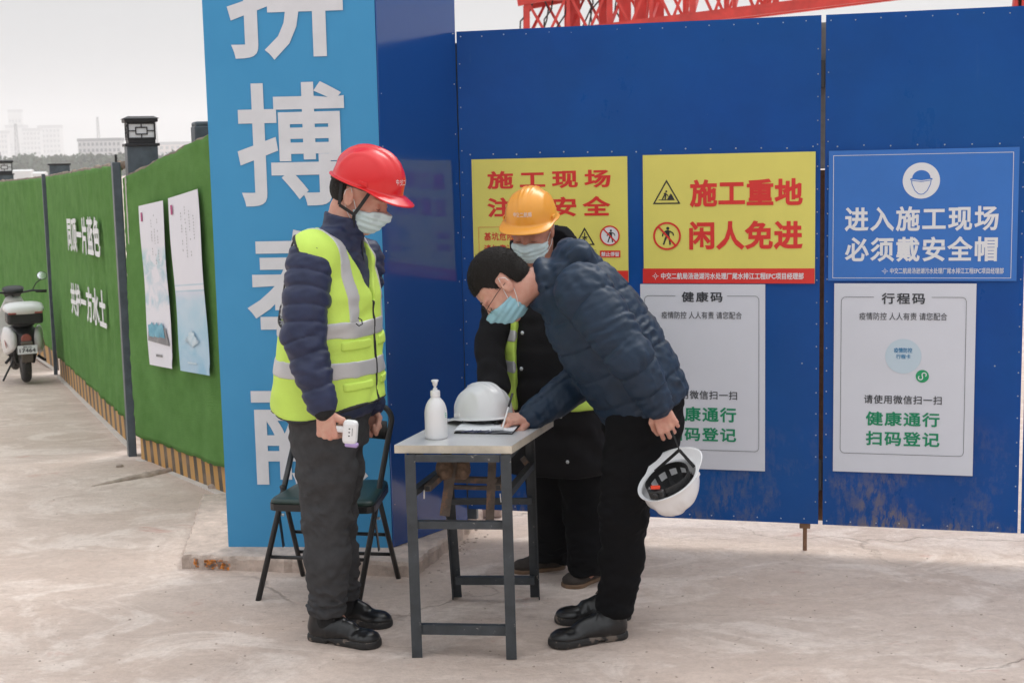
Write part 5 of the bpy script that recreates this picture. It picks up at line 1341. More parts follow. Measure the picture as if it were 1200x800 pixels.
mat('mortar', (.42, .335, .28), .95, var=.25, vscale=16, bump=.8, bscale=60)
mat('skin', (.66, .385, .295), .5, sss=.12, col2=(.58, .27, .205), vscale=26, bump=.15, bscale=260, bdist=.001, spec=.35)
mat('skin_ruddy', (.50, .23, .165), .5, sss=.12, var=.16, vscale=22, bump=.15, bscale=260, bdist=.001, spec=.35)
mat('hair', (.015, .0125, .011), .75, spec=.2, bump=.9, bscale=220, stretch=(1, 1, .25), bdist=.004)
mat('lash', (.02, .012, .01), .7); mat('eye_dark', (.02, .015, .012), .2)
mat('mask_blue', (.30, .56, .66), .75, bump=.3, bscale=160, bdist=.001, var=.04); mat('mask_pale', (.60, .74, .77), .75, bump=.3, bscale=160, bdist=.001, var=.04)
mat('elastic', (.78, .79, .8), .7)
mat('navy_nylon', (.019, .027, .072), .50, var=.18, vscale=16, bump=.3, bscale=70, bdist=.003, spec=.4)
mat('teal_nylon', (.0045, .021, .050), .56, var=.12, vscale=16, bump=.3, bscale=70, bdist=.003, spec=.45)
mat('hivis', (.58, .80, .13), .62, var=.05, vscale=7, bump=.35, bscale=130, bdist=.0015, spec=.3)
mat('reflective', (.52, .52, .53), .38, metal=.2, bump=.2, bscale=200, bdist=.001)
mat('black_trim', (.012, .012, .013), .6)
mat('charcoal_cloth', (.055, .055, .058), .95, var=.15, vscale=30, bump=.6, bscale=420, bdist=.0015, spec=.2)
mat('black_cloth', (.0045, .0045, .0055), .9, var=.2, vscale=20, bump=.5, bscale=380, bdist=.0015, spec=.15)
mat('black_coat', (.007, .0065, .008), .8, spec=.2, var=.25, vscale=10, bump=.5, bscale=120, bdist=.002)
mat('ribbed_black', (.010, .010, .011), .9, bump=.8, bscale=200)
mat('shoe_leather', (.010, .010, .011), .30, bump=.35, bscale=90, bdist=.002, wear=(.05, .043, .038), wscale=14, wthr=.62)
mat('shoe_suede', (.055, .043, .036), .85, var=.3, vscale=20, bump=.4); mat('sole_black', (.016, .015, .015), .7, wear=(.14, .11, .09), wscale=18, wthr=.55); mat('sole_tan', (.20, .12, .07), .7, var=.3, vscale=10)

def head_ops(f, c, Fv, Uv, s=1., neck=None, neckr=.058, ears=True):
    Fv = norm(Fv); Uv = norm(np.asarray(Uv)-Fv*np.dot(Fv, Uv)); Lv = np.cross(Uv, Fv); R = np.stack([Fv, Lv, Uv]); c = np.asarray(c, float)
    W_ = lambda x, y, z: c+(Fv*x+Lv*y+Uv*z)*s
    def E(p, r, k=.01, op='u', Rr=None): f.ell(W_(*p), np.array(r)*s, R if Rr is None else Rr @ R, k*s, op)
    def Cp(a, b, ra, rb, k=.01, op='u'): f.cap(W_(*a), W_(*b), ra*s, rb*s, k*s, op)
    E((-.014, 0, .034), (.098, .078, .090), .02)
    E((.030, 0, -.015), (.064, .062, .082), .025); E((.028, 0, -.066), (.055, .052, .044), .02); Cp((.060, 0, -.088), (.066, 0, -.098), .020, .016, .02)
    E((-.02, .045, -.055), (.05, .022, .04), .02); E((-.02, -.045, -.055), (.05, .022, .04), .02)
    for y in (.031, -.031):
        E((.078, y, .022), (.018, .026, .009), .010); E((.097, y, .001), (.014, .017, .011), .010, 's'); E((.0785, y, -.003), (.0125, .0150, .0115), .004)
        E((.066, y*1.25, -.030), (.022, .020, .020), .015)
    Cp((.086, 0, .010), (.107, 0, -.028), .0075, .0115, .010); E((.098, .011, -.032), (.010, .008, .007), .006); E((.098, -.011, -.032), (.010, .008, .007), .006)
    E((.087, 0, -.056), (.010, .022, .0055), .006); E((.085, 0, -.066), (.010, .020, .006), .006); E((.093, 0, -.0605), (.010, .020, .0018), .002, 's')
    if ears:
        for sg in (1, -1):
            a = math.radians(14); Re = np.array([[math.cos(a), 0, math.sin(a)], [0, 1, 0], [-math.sin(a), 0, math.cos(a)]])
            E((-.010, sg*.079, -.004), (.0195, .008, .032), .006, 'u', Re); E((-.005, sg*.0915, .004), (.0115, .0105, .019), .002, 's', Re); E((.006, sg*.080, -.004), (.005, .007, .008), .002)
    if neck is not None: f.cap(W_(-.028, 0, -.055), neck, neckr*.98, neckr*1.08, .03)
    return W_, R
def hand_ops(f, w, D, N, T, curls, thumb, s=1., k=.0022, spread=.10):
    """w wrist, D finger direction, N palm normal, T thumb side. curls: 4 x (a1,a2,a3) degrees. thumb: list of 3 direction vectors in (D,N,T)"""
    D = norm(D); N = norm(np.asarray(N)-D*np.dot(D, N)); T = norm(np.asarray(T)-D*np.dot(D, T)-N*np.dot(N, T)); w = np.asarray(w, float)
    Wp = lambda d, n, t: w+(D*d+N*n+T*t)*s
    tips = []
    base = [(.088, .0315), (.092, .0107), (.087, -.0100), (.079, -.0295)]; L = [(.041, .025, .020), (.045, .028, .021), (.041, .026, .020), (.032, .020, .018)]
    rr = [(.0088, .0080, .0073, .0063), (.0090, .0082, .0074, .0064), (.0087, .0079, .0072, .0062), (.0079, .0070, .0064, .0055)]
    f.cap(Wp(-.02, 0, 0), Wp(.012, 0, 0), .0245*s, .024*s, .01, 'u', N, .80)
    for i, (d, t) in enumerate(base):
        f.cap(Wp(.012, 0, t*.55), Wp(d, -.001, t), .0150*s, .0112*s, .008)
        f.ell(Wp(d, -.004, t), np.array([.0105, .0095, .0098])*s, np.stack([D, N, T]), .005)
    f.ell(Wp(.045, .006, -.006), np.array([.036, .013, .030])*s, np.stack([D, N, T]), .010)
    for i, (d, t) in enumerate(base):
        p = Wp(d, 0, t); a = 0; sp = (1.5-i)*spread
        for j in range(3):
            a += math.radians(curls[i][j]); dv = D*math.cos(a)+N*math.sin(a)+T*sp*(1-min(1, abs(a)/1.3)); q = p+norm(dv)*L[i][j]*s
            f.cap(p, q, rr[i][j]*s, rr[i][j+1]*s, k); p = q
        tips.append(p)
    p = Wp(.020, .008, .022); tr = (.0150, .0122, .0105, .0088); tl = (.040, .031, .025)
    for j in range(3):
        d, n, t = thumb[j]; q = p+norm(D*d+N*n+T*t)*tl[j]*s; f.cap(p, q, tr[j]*s, tr[j+1]*s, k*1.6); p = q
    tips.append(p); return tips
def shoe(par, heel, toe, w, hgt, sm, solem, seed=0, soleh=.026, tan=None, laces=True, ankle=None):
    heel = np.array([*heel[:2], 0.]); toe = np.array([*toe[:2], 0.]); L = np.linalg.norm(toe-heel); d = (toe-heel)/L; s_ = np.array([-d[1], d[0], 0]); z = Zv
    W_ = lambda x, y, zz: heel+d*x*L+s_*y+z*zz
    f = Fld(); f.cap(W_(.20, 0, .046), W_(.36, 0, .050), .040, .042, .02, 'u', s_, .92)
    f.cap(W_(.36, 0, .048), W_(.80, .004, .026), .042, .031, .03, 'u', z, .78); f.ell(W_(.80, 0, .030), (.055, w*.47, .024), np.stack([d, s_, z]), .02)
    f.cap(W_(.17, 0, .05), W_(.21, 0, hgt), .041, .040, .02); f.cap(W_(.40, 0, .075), W_(.62, 0, .058), .026, .022, .02)
    f.ell(W_(.85, 0, .028), (.042, w*.42, .022), np.stack([d, s_, z]), .015)
    f.fn(lambda P_: (soleh-.004)-P_[:, 2], .002, 'i'); f.disp = wnoise(seed, d, (.02, .05), .0012, 8)
    lo = np.minimum(heel, toe)-.09; hi = np.maximum(heel, toe)+.09; lo[2] = -.01; hi[2] = hgt+.06
    o = skin('shoe', f, lo, hi, .004, sm, par)
    g = Fld(); g.cap(W_(.155, 0, .012), W_(.42, 0, .012), .041, .038, .01, 'u', s_, .98); g.cap(W_(.42, 0, .012), W_(.84, .0, .012), .038, w*.5+.003, .02)
    g.fn(lambda P_: np.abs(P_[:, 2]-(soleh/2+.001))-soleh/2, .003, 'i')
    if not tan: g.fn(lambda P_: -np.maximum(np.maximum(np.abs((P_-heel) @ d/L-.40)-.055, P_[:, 2]-.010), -1), .003, 'i') 
    skin('sole', g, lo, hi, .004, solem, o)
    if laces:
        b = MB()
        for k in range(4):
            x = .42+.075*k; zz = .098-.012*k; b.tube([W_(x, -.020, zz-.010), W_(x+.01, 0, zz+.004), W_(x+.02, .020, zz-.010)], .0022, 5); b.tube([W_(x, .020, zz-.010), W_(x+.01, 0, zz+.005), W_(x+.02, -.020, zz-.010)], .0022, 5)
        b.tube([W_(.40, 0, .104), W_(.43, .022, .108), W_(.46, .034, .092), W_(.43, .018, .100), W_(.40, 0, .104)], .0022, 5); b.tube([W_(.40, 0, .104), W_(.43, -.022, .108), W_(.46, -.034, .090), W_(.43, -.018, .100), W_(.40, 0, .104)], .0022, 5)
        build('laces', b, 'black_trim', o, kind='stuff')
    return o
def mask(par, W_, R, s, m, lift=0.):
    """surgical mask: a pleated slice of a slightly larger face"""
    f = Fld(); E = lambda p, r, k=.01, op='u': f.ell(W_(*p), np.array(r)*s, R, k*s, op)
    E((.030, 0, -.028), (.071, .066, .076), .02); E((.032, 0, -.066), (.060, .056, .048), .02); E((.066, 0, -.045), (.044, .033, .045), .03); f.cap(W_(.09, 0, .0), W_(.112, 0, -.028), .014*s, .0185*s, .02)
    for y in (.039, -.039): E((.064, y, -.032), (.028, .026, .027), .015)
    c = W_(0, 0, 0)
    def reg(P_):
        q = (P_-c) @ R.T/s; z = q[:, 2]; x = q[:, 0]; zt = -.017-.30*np.maximum(0, .100-x); zb = -.121+.10*np.maximum(0, .07-x)
        return np.maximum(np.maximum(z-zt, zb-z), .018-x)*s
    f.fn(reg, .002, 'i')
    def dsp(P_):
        q = (P_-c) @ R.T/s; z = q[:, 2]; return .0022+.0014*np.sign(np.sin(z*6.283/.021))*np.abs(np.sin(z*6.283/.021))**.5*s+.0006*np.sin(q[:, 0]*140+q[:, 1]*90)
    f.disp = dsp
    o = skin('face_mask', f, c-.17, c+.17, .003, m, par)
    for sg in (1, -1):
        b = MB(); a = W_(.026, sg*.066, -.034); b2 = W_(.030, sg*.060, -.082); e1 = W_(-.012, sg*.084, .030); e2 = W_(-.026, sg*.086, .012); e3 = W_(-.022, sg*.080, -.020)
        b.tube([a, W_(.008, sg*.079, 0), e1, e2, e3, W_(.004, sg*.074, -.055), b2], .0013, 6); build('ear_loop', b, 'elastic', o)
    return o
def brows(par, W_, s, eyes=True):
    for sg in (1, -1):
        b = MB(); b.tube([W_(.0935, sg*.016, .0255), W_(.0935, sg*.030, .0295), W_(.083, sg*.048, .0255)], [.0030*s, .0034*s, .0016*s], 6); build('eyebrow', b, 'hair', par, smooth=True)
        b = MB(); b.tube([W_(.0885, sg*.019, -.008), W_(.0915, sg*.030, -.0105), W_(.0855, sg*.044, -.008)], [.0007*s, .0011*s, .0007*s], 6); build('eyelashes', b, 'lash', par, smooth=True)
def hair_cap(par, W_, R, s, kind):
    f = Fld(); E = lambda p, r, k=.01, op='u': f.ell(W_(*p), np.array(r)*s, R, k*s, op); c = W_(0, 0, 0)
    E((-.016, 0, .040), (.104, .0835, .097)); E((-.05, 0, -.02), (.060, .070, .055), .02)
    def reg(P_):
        q = (P_-c) @ R.T/s; x, y, z = q.T
        line = np.where(x > .045, .058+.0*x, np.where(x > .012, -.004+(x-.012)*1.88, np.where(x > -.034, +.036-.030*sstep(.002, .014, x), -.058-.15*(x+.034)*0)))
        return (line-z)*s
    f.fn(reg, .006, 'i'); nz = wnoise(3, (1, .3, .2), (.006, .02), .0016*s, 12, 1.0)
    f.disp = lambda P_: nz(P_)
    o = skin('hair', f, c-.18, c+.18, .0035, 'hair', par)
    # short strands standing on the cap
    r = np.random.default_rng(8); me = o.data; n_ = len(me.vertices); co = np.empty(n_*3, F32); me.vertices.foreach_get('co', co); co = co.reshape(-1, 3).astype(float)
    no = np.empty(n_*3, F32); me.vertices.foreach_get('normal', no); no = no.reshape(-1, 3)
    pk = r.choice(n_, min(n_, 5200), replace=False); p = co[pk]+np.array(o.location); nn = no[pk]; loc = (p-c) @ R.T/s; keep = (np.abs(loc[:, 1]) > .0) & ((nn @ R[2] > -.6)); p, nn = p[keep], nn[keep]
    dn = -R[2]*.35+R[0]*.25*(1 if kind else -.2); g = nn*.35+dn*1.3+r.normal(0, .22, nn.shape); g /= np.linalg.norm(g, axis=1)[:, None]; ln = r.uniform(.004, .010, (len(p), 1))*s
    sd_ = np.cross(g, r.normal(size=g.shape)); sd_ /= np.linalg.norm(sd_, axis=1)[:, None]; wd = .0007
    V = np.stack([p-sd_*wd, p+sd_*wd, p+g*ln+sd_*wd*.2, p+g*ln-sd_*wd*.2], 1).reshape(-1, 3)
    link('hair_strands', fast_mesh('hair_strands', V, np.arange(len(V)).reshape(-1, 4)), 'hair', o, kind='stuff')
    return o
def bbox(pts, m): pts = np.array(pts); return pts.min(0)-m, pts.max(0)+m

# ------------------------------------------------------------------ man in the red helmet and hi-vis vest
def man_red():
    F_ = np.array([.95, -.31, 0.]); F_ = norm(F_); L_ = np.array([.31, .95, 0.]); L_ = norm(L_)
    o = thing('person', 'standing man in red helmet, face mask and yellow hi-vis vest over a navy quilted jacket', 'person', tuple(G(400, 742)))
    Yn, Yc_, Yf = 4.80, 4.965, 5.13
    hipc = P(386, 485, Yc_); neck = P(401, 268, Yc_)
    shN, shF = P(364, 303, 4.79), P(424, 303, 5.14)
    elN, wrN = P(356, 394, 4.715), P(377, 470, 4.665); wrF = P(434, 470, 5.12); elF = P(420, 395, 5.17)
    kN, kF = P(382, 600, 4.87), P(391, 600, 5.04); aN, aF = P(384, 712, 4.89), P(402, 707, 5.07); hN, hF = P(381, 492, 4.87), P(391, 492, 5.05)
    hc_ = P(423, 230, 4.965); pitch = math.radians(25); Fh = np.array([math.cos(pitch)*F_[0], math.cos(pitch)*F_[1], -math.sin(pitch)]); Uh = np.array([math.sin(pitch)*F_[0], math.sin(pitch)*F_[1], math.cos(pitch)])
    f = Fld(); f.cap(hipc, P(392, 330, Yc_), .09, .10, .03, 'u'); f.cap(P(392, 330, Yc_), neck, .10, .06, .05)
    for a, b_, c_, r_ in ((shN, elN, wrN, .034), (shF, elF, wrF, .034)): f.cap(P(392, 320, Yc_), a, .06, .045, .03); f.chain([a, b_, c_], [.042, .036, .026], .02)
    for a, b_, c_ in ((hN, kN, aN), (hF, kF, aF)): f.chain([hipc, a, b_, c_], [.08, .07, .05, .035], .03)
    f.cap(aN, G(400, 748)+Zv*.05, .034, .03, .02); f.cap(aF, G(415, 728)+Zv*.05, .034, .03, .02)
    W_, R = head_ops(f, hc_, Fh, Uh, 1.02, neck)
    fist = [(78, 95, 50), (80, 98, 50), (80, 98, 50), (78, 95, 50)]
    wh = P(380, 481, 4.655)
    hand_ops(f, wh, (.10, -.02, -1), L_*.95+F_*.12, F_, fist, [(.55, .35, .8), (.7, .65, .1), (.45, .8, -.35)], .98)
    wf = P(434, 474, 5.12); hand_ops(f, wf, (.02, 0, -1), -L_, F_, [(55, 80, 45)]*4, [(.7, .4, .6), (.8, .5, .0), (.8, .5, -.2)], .92)
    lo, hi = bbox([hc_, aN, aF, wh, wf, shN, shF, G(360, 750), G(440, 757)], .13)
    skin('body', f, lo, hi, .0031, 'skin', o, 1)
    mask(o, W_, R, 1.02, 'mask_pale'); brows(o, W_, 1.02)
    # hair at the back and sides under the helmet
    g = Fld(); g.ell(W_(-.030, 0, .012), np.array([.088, .083, .080])*1.02, R, .01); g.fn(lambda P_: np.maximum(np.maximum(((P_-hc_) @ R[0])-(-.030), -.052-((P_-hc_) @ R[2])), ((P_-hc_) @ R[2])-.05), .008, 'i'); nz = wnoise(2, R[2], (.008, .02), .0015, 10, .9); g.disp = nz
    skin('hair', g, hc_-.15, hc_+.15, .0035, 'hair', o)
    g = Fld(); g.ell(W_(.012, 0, .045), np.array([.064, .081, .03])*1.02, R, .01); g.fn(lambda P_: np.maximum(((P_-hc_) @ R[0])-.032, -.0-((P_-hc_) @ R[2])-.0+.012), .006, 'i'); skin('hair', g, hc_-.15, hc_+.15, .0035, 'hair', o)
    # trousers
    wa = P(386, 470, Yc_)
    t = Fld(); t.loft(hipc, -Zv, F_, L_, [(-.10, 0, 0, .128, .175), (.02, 0, 0, .128, .178), (.12, 0, 0, .12, .175)], .04)
    t.chain([hN, P(383, 552, 4.87), kN, P(384, 655, 4.87), aN], [.108, .102, .084, .078, .066], .03); t.chain([hF, P(394, 552, 5.04), kF, P(396, 655, 5.05), aF], [.105, .098, .082, .074, .062], .025)
    n1_ = wnoise(31, Zv, (.035, .11), .0065, 14, .55); n2_ = wnoise(32, Zv+F_*.5, (.018, .04), .0026, 10, .4)
    za = aN[2]
    def td(P_): zz = P_[:, 2]; return n1_(P_)+n2_(P_)*(.4+1.8*np.exp(-((zz-za-.05)/.07)**2)+1.2*np.exp(-((zz-kN[2]+.02)/.09)**2))+.0045*np.exp(-((zz-za-.03)/.03)**2)*np.sin(zz*260)
    t.disp = td; t.fn(lambda P_: (za-.022)-P_[:, 2], .004, 'i'); t.fn(lambda P_: P_[:, 2]-(wa[2]+.05), .01, 'i')
    lo, hi = bbox([wa, hN, hF, aN, aF, kN, kF], .17); skin('trousers', t, lo, hi, .005, 'charcoal_cloth', o, 1)
    for a_ in (aN, aF):
        g = Fld(); g.cap(a_+Zv*.06, np.array([a_[0], a_[1], .07]), .046, .044, 0); skin('sock', g, *bbox([a_, a_*np.array([1, 1, 0])+Zv*.05], .1), .006, 'ribbed_black', o)
    shoe(o, G(361, 747), G(444, 758), .098, .115, 'shoe_leather', 'sole_black', 5); shoe(o, G(380, 724), G(457, 735), .096, .115, 'shoe_leather', 'sole_black', 6)
    # jacket with quilted sleeves and stand collar
    O = P(386, 470, Yc_); H = neck[2]-O[2]
    def cx(px, py): return float((P(px, py, Yc_)-O) @ F_)
    st = [(-.045, cx(384, 478), 0, .155, .195), (.0, cx(385, 470), 0, .16, .198), (.20, cx(387, 402), 0, .155, .195), (.38, cx(390, 340), 0, .140, .190), (.50, cx(391, 300), 0, .112, .170), (.575, cx(394, 275), 0, .080, .120), (.62, cx(398, 262), 0, .062, .080)]
    def torso(fl, gr, z0=-.045, k=.03): fl.loft(O, Zv, F_, L_, [(max(a, z0), b_, c_, d_+gr, e_+gr) for a, b_, c_, d_, e_ in st], k)
    j = Fld(); torso(j, 0.)
    SN = [(shN, .082), (P(359, 350, 4.745), .076), (elN, .073), (P(366, 435, 4.685), .062), (wrN, .054)]
    SF = [(shF, .084), (elF, .072), (wrF, .054)]
    j.chain([a for a, _ in SN], [b_ for _, b_ in SN], .02); j.chain([a for a, _ in SF], [b_ for _, b_ in SF], .02)
    nk0 = P(399, 285, Yc_); nk1 = P(407, 250, Yc_+0); ax = norm(nk1-nk0)
    def collar(P_):
        q = P_-nk0; t_ = q @ ax; rr = np.sqrt(np.maximum(((q-t_[:, None]*ax)**2).sum(1), 1e-9)); d = np.abs(rr-.066-.25*np.maximum(0, .02-t_))-.011 
        return np.maximum(d, np.abs(t_-.045)-.05)
    j.fn(collar, .012, 'u', nk0, .2)
    axN = norm(wrN-shN); s_el = np.linalg.norm(elN-shN)
    wn = wnoise(41, axN, (.02, .05), .0022, 12, .45); wn2 = wnoise(42, Zv, (.05, .12), .003, 8, .6)
    def jd(P_):
        # quilting lines across the sleeves follow the length of the arm
        out = wn(P_)+wn2(P_)
        for pts in (SN, SF):
            s0 = 0; best = np.full(len(P_), 9.); tt = np.zeros(len(P_))
            for (a, ra), (b_, rb) in zip(pts[:-1], pts[1:]):
                ba = b_-a; l = np.linalg.norm(ba); h_ = np.clip((P_-a) @ ba/l**2, 0, 1); dd = np.linalg.norm(P_-a-h_[:, None]*ba, axis=1)-(ra+(rb-ra)*h_); m = dd < best; best[m] = dd[m]; tt[m] = s0+h_[m]*l; s0 += l
            ph = np.abs(np.sin(math.pi*tt/.056+.20*np.sin(P_ @ np.array([30., 17, 9]))))
            out = out+np.where(best < .03, .0045*(ph**.5)-.0028-.0045*np.exp(-(ph*.0178/.0055)**2), 0)
        z = P_[:, 2]; return out
    j.disp = jd
    lo, hi = bbox([shN, shF, elN, wrN, elF, wrF, O, nk1, O+F_*.2, O-F_*.2], .11); skin('jacket', j, lo, hi, .0048, 'navy_nylon', o, 1)
    c_ = Fld()
    for a, b_ in ((wrN, wh), (wrF, wf)): d = norm(b_-a); c_.cap(a-d*.02, b_-d*.002, .047, .038, .0)
    lo, hi = bbox([wrN, wh, wrF, wf], .08); skin('cuff', c_, lo, hi, .005, 'ribbed_black', o)
    # hi-vis vest: the torso grown a little, cut by arm holes, V neck and curved hem
    ahc = P(361, 326, Yc_)
    def armd(P_, r):
        q = P_-ahc; return np.maximum((np.sqrt(((q @ F_)/.098)**2+(q[:, 2]/.160)**2)-1)*.10, .118-np.abs((P_-O) @ L_)+.12*np.maximum(0, q[:, 2]-.02))
    vneck0 = P(412, 262, Yc_); vneck1 = P(447, 340, Yc_)
    def vcut(P_):      # wedge open at the neck in front, closing towards the chest
        q = P_-O; z = q[:, 2]; fr = q @ F_; lt = np.abs((q @ L_)+.0); w = .016+.55*np.maximum(0, z-.40); return np.maximum(np.maximum(lt-w, .02-fr), .36-z)
    def hem(P_): q = P_-O; fr = q @ F_; return (-.02+.035*sstep(.06, .17, fr)*0-.020*np.cos(fr*14)+.012*np.sin(fr*9))-q[:, 2]
    nkc = P(402, 262, Yc_)
    def vest(gr, extra=None, flare=.0):
        v = Fld(); v.loft(O, Zv, F_, L_, [(-.06, st[0][1], 0, .178+gr, .215+gr)]+[(a, b_, c2, d_+.016+gr+.016*max(0, .2-a)/.2, e_+.016+gr) for a, b_, c2, d_, e_ in st[1:6]]+[(.60, st[6][1], 0, .075+gr, .10+gr)], .03)
        v.cap(P(393, 296, Yc_), shN+Zv*.004-L_*(-.02), .098+gr, .093+gr, .03); v.cap(P(390, 296, Yc_), shF-L_*.06-F_*.02, .092+gr, .082+gr, .03)
        v.fn(lambda P_: -armd(P_, .103), .006, 'i'); v.fn(lambda P_: -vcut(P_), .006, 'i'); v.fn(lambda P_: -(np.linalg.norm((P_-nkc)*np.array([1, 1, .8]), axis=1)-.088), .006, 'i'); v.fn(hem, .006, 'i')
        if extra is not None: v.fn(extra, .001, 'i')
        wv_ = wnoise(51, Zv*.6+F_*.6, (.06, .16), .0035, 8, .7); v.disp = wv_; return v
    lo, hi = bbox([O-F_*.24-Zv*.08, O+F_*.24, nk1, O-L_*.25, O+L_*.25], .03)
    vs = skin('vest', vest(0), lo, hi, .0048, 'hivis', o, 1)
    def band(z0, hw): return lambda P_: np.abs((P_-O)[:, 2]-z0-.05*((P_-O) @ F_)*-.45)-hw
    zb1 = P(430, 379, Yc_)[2]-O[2]+.0; zb2 = P(430, 424, Yc_)[2]-O[2]
    for z0 in (zb1, zb2): skin('reflective_band', vest(.003, band(z0, .029)), lo, hi, .0048, 'reflective', vs, 1)
    for sg in (1, -1):
        def strip(P_, sg=sg): q = P_-O; l = q @ L_; z = q[:, 2]; return np.maximum(np.abs(l-sg*(.112+.012*sstep(.3, .5, z)))-.023, zb1+.02-z)
        skin('shoulder_strip', vest(.0026, strip), lo, hi, .0048, 'reflective', vs, 1)
    # black edge binding round the arm hole, hem and zip
    skin('arm_binding', vest(.004, lambda P_: np.maximum(armd(P_, .103)-.008, -.0-armd(P_, .103))), lo, hi, .0045, 'black_trim', vs, 1)
    skin('hem_binding', vest(.004, lambda P_: -hem(P_)*1-.007), lo, hi, .0045, 'black_trim', vs, 1)
    skin('zip_edge', vest(.0042, lambda P_: np.maximum(np.abs((P_-O) @ L_)-.0065, .05-(P_-O) @ F_)), lo, hi, .0045, 'black_trim', vs, 1)
    def pocket(z0, z1, l0, l1): return lambda P_: np.maximum(np.maximum(z0-(P_-O)[:, 2], (P_-O)[:, 2]-z1), np.maximum(l0-((P_-O) @ L_), ((P_-O) @ L_)-l1))
    zp1 = P(430, 399, Yc_)[2]-O[2]
    for l0, l1 in ((-.165, -.035), (.035, .165)):
        for z0, z1 in ((zp1-.012, zp1+.022), (zb2-.075, zb2-.045)): 
            g_ = vest(.0060, lambda P_, l0=l0, l1=l1, z0=z0, z1=z1: np.maximum(pocket(z0, z1, l0, l1)(P_), .03-((P_-O) @ F_))); skin('pocket_flap', g_, lo, hi, .0045, 'hivis', vs, 1)
    b = MB(); p = P(422, 373, 4.80); q0 = P(420, 376, 4.78)
    b.tube([q0+np.array([0, 0, .01]), q0+np.array([.012, -.006, .004]), q0+np.array([.014, -.008, -.010]), q0+np.array([.002, -.008, -.016]), q0+np.array([-.008, -.004, -.008])], .0022, 6); build('clip_hook', b, 'black_trim', vs)
    # helmet with chin strap
    ho = thing('safety_helmet', 'bright red safety helmet worn by the man in the hi-vis vest', 'helmet', (0, 0, 0)); ho.parent = None
    make_helmet(ho, 'helmet_red', '中交二航局'); hp = math.radians(21)
    frame_obj(ho, W_(.004, 0, .050), np.array([math.cos(hp)*F_[0], math.cos(hp)*F_[1], -math.sin(hp)]), Zv)
    for sg in (1, -1):
        b = MB(); pts = [W_(.060, sg*.090, .045), W_(.044, sg*.083, -.010), W_(.032, sg*.080, -.050), W_(.038, sg*.062, -.098), W_(.055, sg*.012, -.124)]
        for a, c2 in zip(pts[:-1], pts[1:]): b.bar(a, c2, .012, .0022, R[1])
        b.bar(W_(-.048, sg*.088, .030), W_(-.026, sg*.091, -.040), .011, .0022, R[1]); b.bar(W_(-.026, sg*.091, -.040), pts[2], .011, .0022, R[1]); x = build('chin_strap', b, 'webbing', ho)
        x.matrix_parent_inverse = wmat(ho).inverted()
    b = MB(); a = W_(.058, -.02, -.120); b.bar(a, a+np.array([.004, -.01, -.085]), .012, .003, L_); b.bar(a+np.array([-.012, -.004, 0]), a+np.array([-.004, -.012, -.06]), .011, .003, L_); x = build('strap_tail', b, 'webbing', ho); x.matrix_parent_inverse = wmat(ho).inverted()
    # forehead thermometer in the fist
    th = thing('thermometer', 'white and lilac forehead thermometer held in the fist at his side', 'thermometer', tuple(P(410, 506, 4.63)))
    c0 = P(410.5, 506, 4.63); Rt = np.stack([norm(np.array([.95, -.1, .0])), norm(np.array([.1, .95, 0])), Zv], 1); tilt = math.radians(6); Rt = Rt @ np.array([[math.cos(tilt), 0, math.sin(tilt)], [0, 1, 0], [-math.sin(tilt), 0, math.cos(tilt)]])
    mat('lilac', (.42, .30, .58), .4)
    b = MB(); b.box(c0, (.050, .034, .082), Rt, .013); build('shell', b, 'white_plastic', th, smooth=False)
    b = MB(); b.box(c0-np.array([-.003, 0, .043]), (.043, .030, .014), Rt, .005); build('sensor_rim', b, 'lilac', th)
    b = MB(); b.box(c0+Rt @ np.array([-.036, .012, .004]), (.05, .020, .022), Rt, .006); build('grip', b, 'white_plastic', th)
    b = MB()
    for x, z, w_, h_ in ((0, .014, .005, .004), (0, .002, .005, .004), (0, -.010, .005, .004), (.010, .004, .0015, .026)): b.box(c0+Rt @ np.array([x, -.0172, z]), (w_, .0012, h_), Rt)
    build('buttons', b, 'print_dark', th, kind='stuff')
    return o

_f = Fld(); _f.ell(RAGPOS-np.array([.032, 0, 0]), (.034, .07, .040), None, .012); _f.ell(RAGPOS+np.array([.033, 0, -.002]), (.026, .07, .038), None, .012); _f.cap(RAGPOS-np.array([.03, .0, .03]), RAGPOS+np.array([.04, 0, -.03]), .012, None, .01)
_f.disp = wnoise(7, (0, 1, .6), (.012, .05), .0040, 14, .8); skin('cloth_roll', _f, RAGPOS-.12, RAGPOS+.12, .0045, 'burlap', rag)
_c = [GT(*q) for q in ((108, 570), (128, 566), (150, 562), (172, 558), (192, 553), (212, 547), (226, 544))]; _f = Fld()
_f.chain([q-Zv*.004 for q in _c], [.010, .020, .026, .030, .026, .024, .010], .01, 'u', Zv, .9); _f.disp = wnoise(17, (1, .3, .2), (.02, .09), .008, 14, .9)
_o = skin('mortar_ridge', _f, *bbox(_c, .07), .007, 'mortar', None); tag(_o, 'low ridge of dried mortar on the ground left of the blue pillar', 'ridge')
man_red(); print('man red', time.time()-T0)
